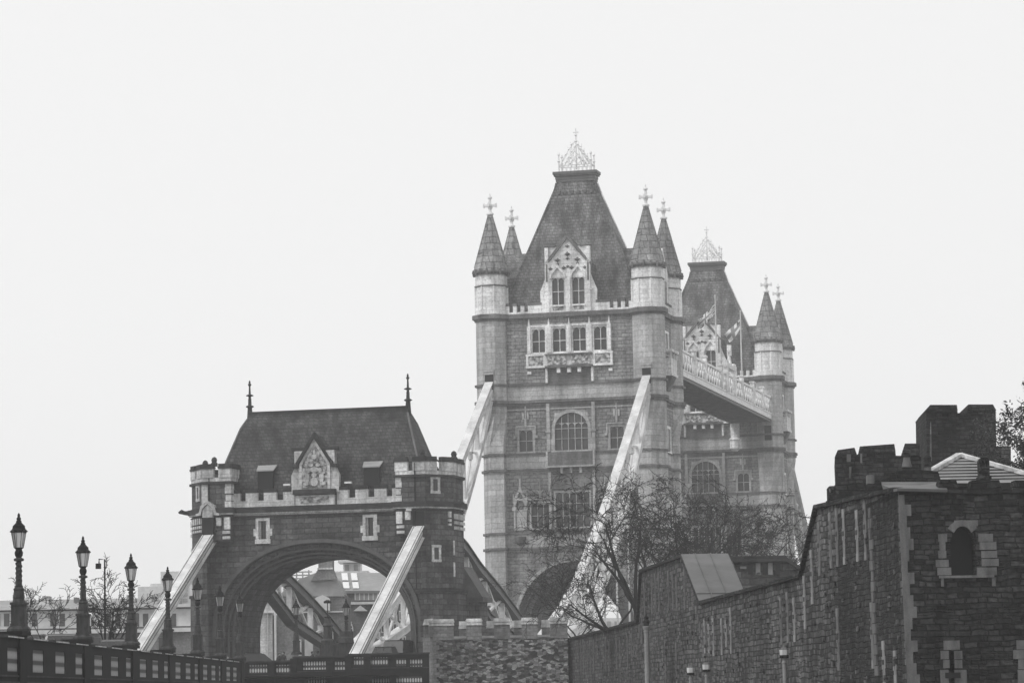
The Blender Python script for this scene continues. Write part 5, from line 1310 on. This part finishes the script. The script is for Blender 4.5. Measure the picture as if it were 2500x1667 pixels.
# ================================================================== TREES
def tree(name,base,height,seed,label,mat='bark',lean=(0,0),droop=.0,r0=.3,fork=.25,limbs=4,spread=.6,twig=.02,minL=.55,leaves=0,up=.35,wander=.16):
    rnd=random.Random(seed); t=thing(name,label,'tree',(base[0],base[1],-8.2))
    trunk=MB(); crown=MB(); bx=Vector(base); leaf=MB()
    def rv(): return Vector((rnd.gauss(0,1),rnd.gauss(0,1),rnd.gauss(0,1)))
    def grow(p,d,r,L,lv):
        n=5 if L>1.2 else 3; mb=trunk if lv==0 else crown; pts=[p]; rr=[r]; kids=[]
        for i in range(n):
            f=(i+1)/n
            d=(d+rv()*wander+Vector((0,0,up*.10 if lv<2 else (-droop*.22*f)))).normalized(); p=p+d*(L/n); pts.append(p); rr.append(max(twig*.7,r*(1-.62*f)))
            if i>=(1 if lv else 2) or lv>1: kids.append((p,d.copy(),rr[-1],f))
        mb.tube(pts,rr,7 if lv==0 else (5 if lv<2 else 3),caps=False)
        if L<minL:
            for _ in range(leaves):
                q=pts[rnd.randint(1,n)]+rv()*.12; s_=.05; a_=rv()*s_; b2=rv()*s_; leaf.add([q,q+a_,q+a_+b2,q+b2],[(0,1,2,3)])
            return
        for q,dd,rq,f in kids:
            for _ in range(1 if rnd.random()<.75 else 2):
                side=rv(); side-=dd*side.dot(dd); side.normalize(); ang=rnd.uniform(.45,1.0)
                nd=(dd*math.cos(ang)+side*math.sin(ang)).normalized()
                nl=L*rnd.uniform(.42,.68)*(1.1-.35*f) if f<1 else L*rnd.uniform(.5,.7)
                grow(q,nd,max(twig,rq*rnd.uniform(.45,.7)),nl,lv+1)
    # trunk then main limbs
    d=Vector((lean[0],lean[1],1)).normalized(); p=bx; pts=[p]; rr=[r0]; h0=height*fork
    for i in range(5): d=(d+rv()*.05).normalized(); p=p+d*(h0/5); pts.append(p); rr.append(r0*(1-.3*(i+1)/5))
    trunk.tube(pts,rr,8,caps=False)
    if base[2]>-7.9: trunk.tube([(base[0],base[1],-8.2),(base[0],base[1],base[2]+.05)],[r0*1.35,r0],8,caps=False)
    az=rnd.uniform(0,6.28)
    for k in range(limbs):
        az+=2*math.pi/limbs*rnd.uniform(.8,1.2); tilt=spread*rnd.uniform(.5,1.15)*(0.35 if k==0 else 1)
        nd=(d*math.cos(tilt)+Vector((math.cos(az),math.sin(az),0))*math.sin(tilt)).normalized()
        grow(pts[-1] if k<3 else pts[3],nd,rr[-1]*rnd.uniform(.55,.75),(height-h0)*rnd.uniform(.72,.92)*(1 if k==0 else .9),0)
    trunk.build('trunk',mat,t); crown.build('crown',mat,t)
    if leaves: leaf.build('foliage','leaf',t)
    return t
def tp(px,py,D): p=at(px,py,D); return p
def tree_px(px,pyb,pyt,D,label,name='bare_tree',**k):
    b=tp(px,pyb,D); h=zat(px,pyt,D)-b.z; return tree(name,tuple(b),h,k.pop('seed',1),label,**k)
tree_px(1566,1560,1195,214,'tall bare tree rising behind the wall step, branches crossing the pale chain',seed=11,lean=(-.06,0),droop=.5,r0=.34,fork=.2,limbs=6,spread=.7,minL=.58)
tree_px(1668,1460,1225,222,'bare tree directly behind the grey sloping roof slab',seed=23,droop=.3,r0=.26,fork=.12,limbs=5,spread=.85,minL=.7)
tree_px(1785,1460,1250,232,'dense bare tree in front of the hazier tower',seed=7,droop=.2,r0=.24,fork=.1,limbs=5,spread=1.0,mat='bark_far')
tree_px(1862,1450,1255,240,'rightmost bare tree above the dark lodge roof',seed=31,droop=.2,r0=.2,fork=.1,limbs=5,spread=.9,mat='bark_far')
tree_px(1510,1580,1350,226,'low spreading bare tree leaning left over the squat tower',seed=5,lean=(-.45,0),droop=.35,r0=.26,fork=.2,limbs=5,spread=.85,minL=.62)
tree_px(1722,1460,1262,228,'crowded bare tree between two others above the grey roof slab',seed=52,droop=.3,r0=.24,fork=.1,limbs=5,spread=.95,mat='bark_far')
tree_px(1425,1600,1425,264,'small bare tree just behind the squat tower battlement',seed=17,lean=(-.2,0),droop=.3,r0=.16,fork=.2,limbs=4,spread=.7,minL=.7)
tree_px(262,1610,1462,182,'bare young tree with upright twigs behind the approach parapet',seed=3,r0=.15,fork=.14,limbs=7,spread=.8,up=1.2,minL=.35,wander=.1)
tree_px(110,1600,1465,182,'low bare shrubby tree between the first and second lamps',seed=4,r0=.09,fork=.1,limbs=6,spread=1.1,mat='bark_far',minL=.4,up=.8)
tree_px(2615,1290,1015,150,'tree with clinging dark leaves at the right edge beside the castle tower',name='leafy_tree',seed=8,r0=.3,fork=.12,limbs=8,spread=.6,leaves=8,minL=.5,twig=.025,droop=.5)

# ================================================================== BUILDINGS BEHIND
def bl(name,label,x0,x1,yt,D,depth,mat,cat='building',zb=-8):
    a,c=xat(x0,yt,D),xat(x1,yt,D); z=zat((x0+x1)/2,yt,D); t=thing(name,label,cat,((a+c)/2,D,zb))
    MB().box(a,c,D,D+depth,zb,z).build('wall',mat,t); return t
def rb(t,name,mat,x0,x1,y0,y1,D,d0=-.15,d1=0.,slope=0,parent=None):
    xm=(x0+x1)/2; a,c=xat(x0,y0,D),xat(x1,y0,D); z1=zat(xm,y0,D); z0=zat(xm,y1,D)
    if slope: o=MB().eyz([(D+d0,z0),(D+d0+slope,z0),(D+d0+slope,z1)],a,c)
    else: o=MB().box(a,c,D+d0,D+d1,z0,z1)
    return o.build(name,mat,parent or t)
D=330
t=bl('long_building','long low building with pale cornice and grey pitched roof behind the left lamps',-90,470,1481,D,14,'brown_brick')
rb(t,'pale_storey','pale_wall',-90,470,1490,1532,D); rb(t,'cornice','pale_wall',-92,472,1478,1486,D,-.7,.0); rb(t,'lower_cornice','pale_wall',-91,471,1536,1546,D,-.4)
rb(t,'roof','grey_roof',-90,380,1457,1478,D,.2,0,slope=7)
for k in range(24):
    x=-80+k*22.6
    if k%3!=2: rb(t,'window','glass_tower',x,x+13,1497,1528,D,-.22,-.1)
for k,(px,w_) in enumerate(((20,9),(95,14),(170,8),(300,12),(362,9),(420,12))): rb(t,'roof_vent_block','grey_roof' if k%2 else 'brown_brick',px,px+w_,1449+3*(k%3),1470,D,3,5)
rb(t,'roof_light_strip','pale_wall',96,118,1461,1476,D,-.1,.1)
for k in range(9): rb(t,'ground_window','glass_dark',-60+k*56,-34+k*56,1556,1590,D,-.2,-.05)
t=bl('hotel_block','very faint pale stepped block far behind the left tie girder',392,475,1394,620,30,'pale_wall'); 
rb(t,'lower_wing','pale_wall',338,440,1431,1600,620,-1,20); rb(t,'roof_plant','pale_wall',368,402,1424,1431,620,-.5,10)
for k in range(3): rb(t,'window','grey_roof',446+0*k,458,1433+k*14,1441+k*14,620,-.3,-.1)
D=345
t=bl('brick_house','brown brick building with broad roof and stubby stack seen through the arch',688,842,1452,D,12,'brown_brick')
def poly(t,name,mat,pts,D,d0,d1):
    P=[(at(x,y,D).x,at(x,y,D).z) for x,y in pts]; return MB().exz(P,D+d0,D+d1).build(name,mat,t)
poly(t,'roof','grey_roof',[(676,1455),(842,1455),(822,1412),(812,1412),(770,1398),(730,1414)],D,-.2,8)
poly(t,'chimney_stack','brown_brick',[(760,1418),(822,1414),(812,1388),(812,1340),(778,1340),(778,1388)],D,-.6,3)
rb(t,'stack_band','pale_dressing',776,814,1386,1390,D,-.8,-.6)
g=poly(t,'dormer_gable','pale_wall',[(768,1490),(806,1490),(806,1462),(802,1458),(788,1452),(772,1458),(768,1462)],D,-.5,-.1)
rb(t,'white_string','pale_wall',690,842,1492,1495,D,-.3)
for a in (700,728): rb(t,'window','glass_tower',a,a+10,1500,1520,D,-.2,-.05)
for a in (716,744): 
    rb(t,'white_window','pale_wall',a,a+20,1560,1600,D,-.3,-.1); 
t=bl('skylight_building','building with four roof skylights and pedimented front, right part of the arch view',812,1010,1441,D+14,14,'brown_brick')
o=MB(); 
Dr=D+14
a,b_,c_,d_=at(816,1441,Dr-.5),at(1010,1441,Dr-.5),at(1000,1398,Dr+7),at(810,1397,Dr+7)
o.add([tuple(v) for v in (a,b_,c_,d_)]+[tuple(v-Vector((0,-.1,.3))) for v in (a,b_,c_,d_)],[(0,1,2,3),(7,6,5,4),(0,4,5,1),(1,5,6,2),(2,6,7,3),(3,7,4,0)]); ro=o.build('roof','grey_roof',t)
for u in (.20,.40):
    for v0,v1 in ((.08,.42),(.52,.92)):
        P=[]
        for uu,vv in ((u,v0),(u+.13,v0),(u+.13,v1),(u,v1)):
            q=a.lerp(b_,uu*.6).lerp(d_.lerp(c_,uu*.6),vv); P.append(q+Vector((0,-.12,.12)))
        MB().add([tuple(q) for q in P]+[tuple(q+Vector((0,.1,-.1))) for q in P],[(0,1,2,3),(0,4,5,1),(1,5,6,2),(2,6,7,3),(3,7,4,0)]).build('skylight','white_globe',ro)
rb(t,'window_row','grey_roof',866,1000,1446,1464,Dr,-.2,-.05)
for k in range(9): rb(t,'mullion','pale_wall',866+k*11,868+k*11,1446,1464,Dr,-.3,-.2)
rb(t,'white_string','pale_wall',850,1000,1468,1474,Dr,-.5,-.05)
poly(t,'pediment','pale_wall',[(863,1491),(898,1491),(880,1477)],Dr,-.5,-.1)
wv=[(at(838.5-23.5*math.cos(k*math.pi/12),1540-33*math.sin(k*math.pi/12),Dr).x,at(838.5-23.5*math.cos(k*math.pi/12),1540-33*math.sin(k*math.pi/12),Dr).z) for k in range(13)]
wo=MB().exz([(wv[0][0],wv[0][1]-2)]+wv+[(wv[-1][0],wv[-1][1]-2)],Dr-.25,Dr-.1).build('arched_window','glass_tower',t)
fr=MB()
for p_,q_ in zip(wv,wv[1:]): fr.beam((p_[0],Dr-.3,p_[1]),(q_[0],Dr-.3,q_[1]),.1,.12)
for px in (828,838,850): fr.box(xat(px,1530,Dr)-.04,xat(px,1530,Dr)+.04,Dr-.34,Dr-.26,zat(px,1555,Dr),zat(px,1512,Dr))
for pyy in (1518,1526,1534): fr.box(xat(818,pyy,Dr),xat(860,pyy,Dr),Dr-.33,Dr-.27,zat(838,pyy,Dr)-.04,zat(838,pyy,Dr)+.04)
fr.build('window_bars','white_globe',wo)
for a in (930,952,974):
    for yy in (1490,1520,1552): 
        w1=rb(t,'sash_window','pale_wall',a,a+17,yy,yy+24,Dr,-.3,-.1)
        for j in range(2): rb(t,'pane','glass_tower',a+2+j*8,a+7+j*8,yy+3,yy+21,Dr,-.36,-.3,parent=w1).location=(0,0,0)
t=bl('cupola_building','faint pale roof cupola in the haze above the skylight roof',838,880,1374,470,5,'pale_wall')
rb(t,'cupola_roof','pale_wall',826,884,1368,1373,470,-1.2,6); rb(t,'cap','pale_wall',834,876,1362,1368,470,-.5,5)
for a in (842,864): rb(t,'window','grey_roof',a,a+10,1378,1392,470,-.2,-.02)
rb(t,'lower_block','pale_wall',815,900,1394,1500,470,-1,10)
t=bl('stone_column_building','pale rounded stone corner with cornice at the left of the arch view',620,664,1456,D-12,6,'pale_dressing')
rb(t,'cornice','pale_wall',618,676,1490,1496,D-12,-.5,0); rb(t,'plain_wing','brown_brick',664,715,1500,1640,D-12,.5,8)
MB().tube([(xat(672,1495,D-13),D-13,zat(672,1493,D-13)),(xat(672,1495,D-13),D-13,-2)],.12,6).build('drainpipe','pale_wall',t)
t=bl('scaffolded_block','faint scaffolded block behind the arch opening, far left of the stack',690,770,1420,480,20,'pale_dressing')
fr=MB()
for k in range(5):
    x=xat(694+k*15,1400,478); fr.tube([(x,478,0),(x,478,zat(694,1392+6*(k%2),478))],.12,4)
for yy in (1396,1404,1412): fr.tube([(xat(690,yy,478),478,zat(700,yy,478)),(xat(762,yy,478),478,zat(700,yy,478))],.1,4)
fr.build('scaffold','grey_roof',t)
t=bl('quay_house','pale windowed house partly hidden behind the squat tower battlement',1128,1215,1478,335,10,'brown_brick')
for a in (1146,1160): rb(t,'window','pale_wall',a,a+11,1486,1507,335,-.3,-.1)
for yy in (1520,1530,1540,1550): rb(t,'white_string','pale_wall',1130,1214,yy,yy+3,335,-.3,-.1)
t=bl('far_riverside_block','faint pale block seen through the main tower arch',1380,1560,1508,640,25,'pale_wall')
for k in range(9): rb(t,'window','grey_roof',1386+k*19,1396+k*19,1516,1530,640,-.3,-.1)
# promenade lamp glow points are unlit in the photograph

# ================================================================== HAZE
hz=MB().box(-790,790,-50,1490,-9.3,70).build('haze','void_black'); hz['kind']='stuff'
m=bpy.data.materials.new('haze_air'); m.use_nodes=True; t=m.node_tree; t.nodes.clear()
vo=t.nodes.new('ShaderNodeVolumePrincipled'); vo.inputs['Color'].default_value=(.99,.99,.99,1); vo.inputs['Density'].default_value=.00038; vo.inputs['Anisotropy'].default_value=.0
oo=t.nodes.new('ShaderNodeOutputMaterial'); t.links.new(vo.outputs[0],oo.inputs['Volume'])
hz.data.materials.clear(); hz.data.materials.append(m)
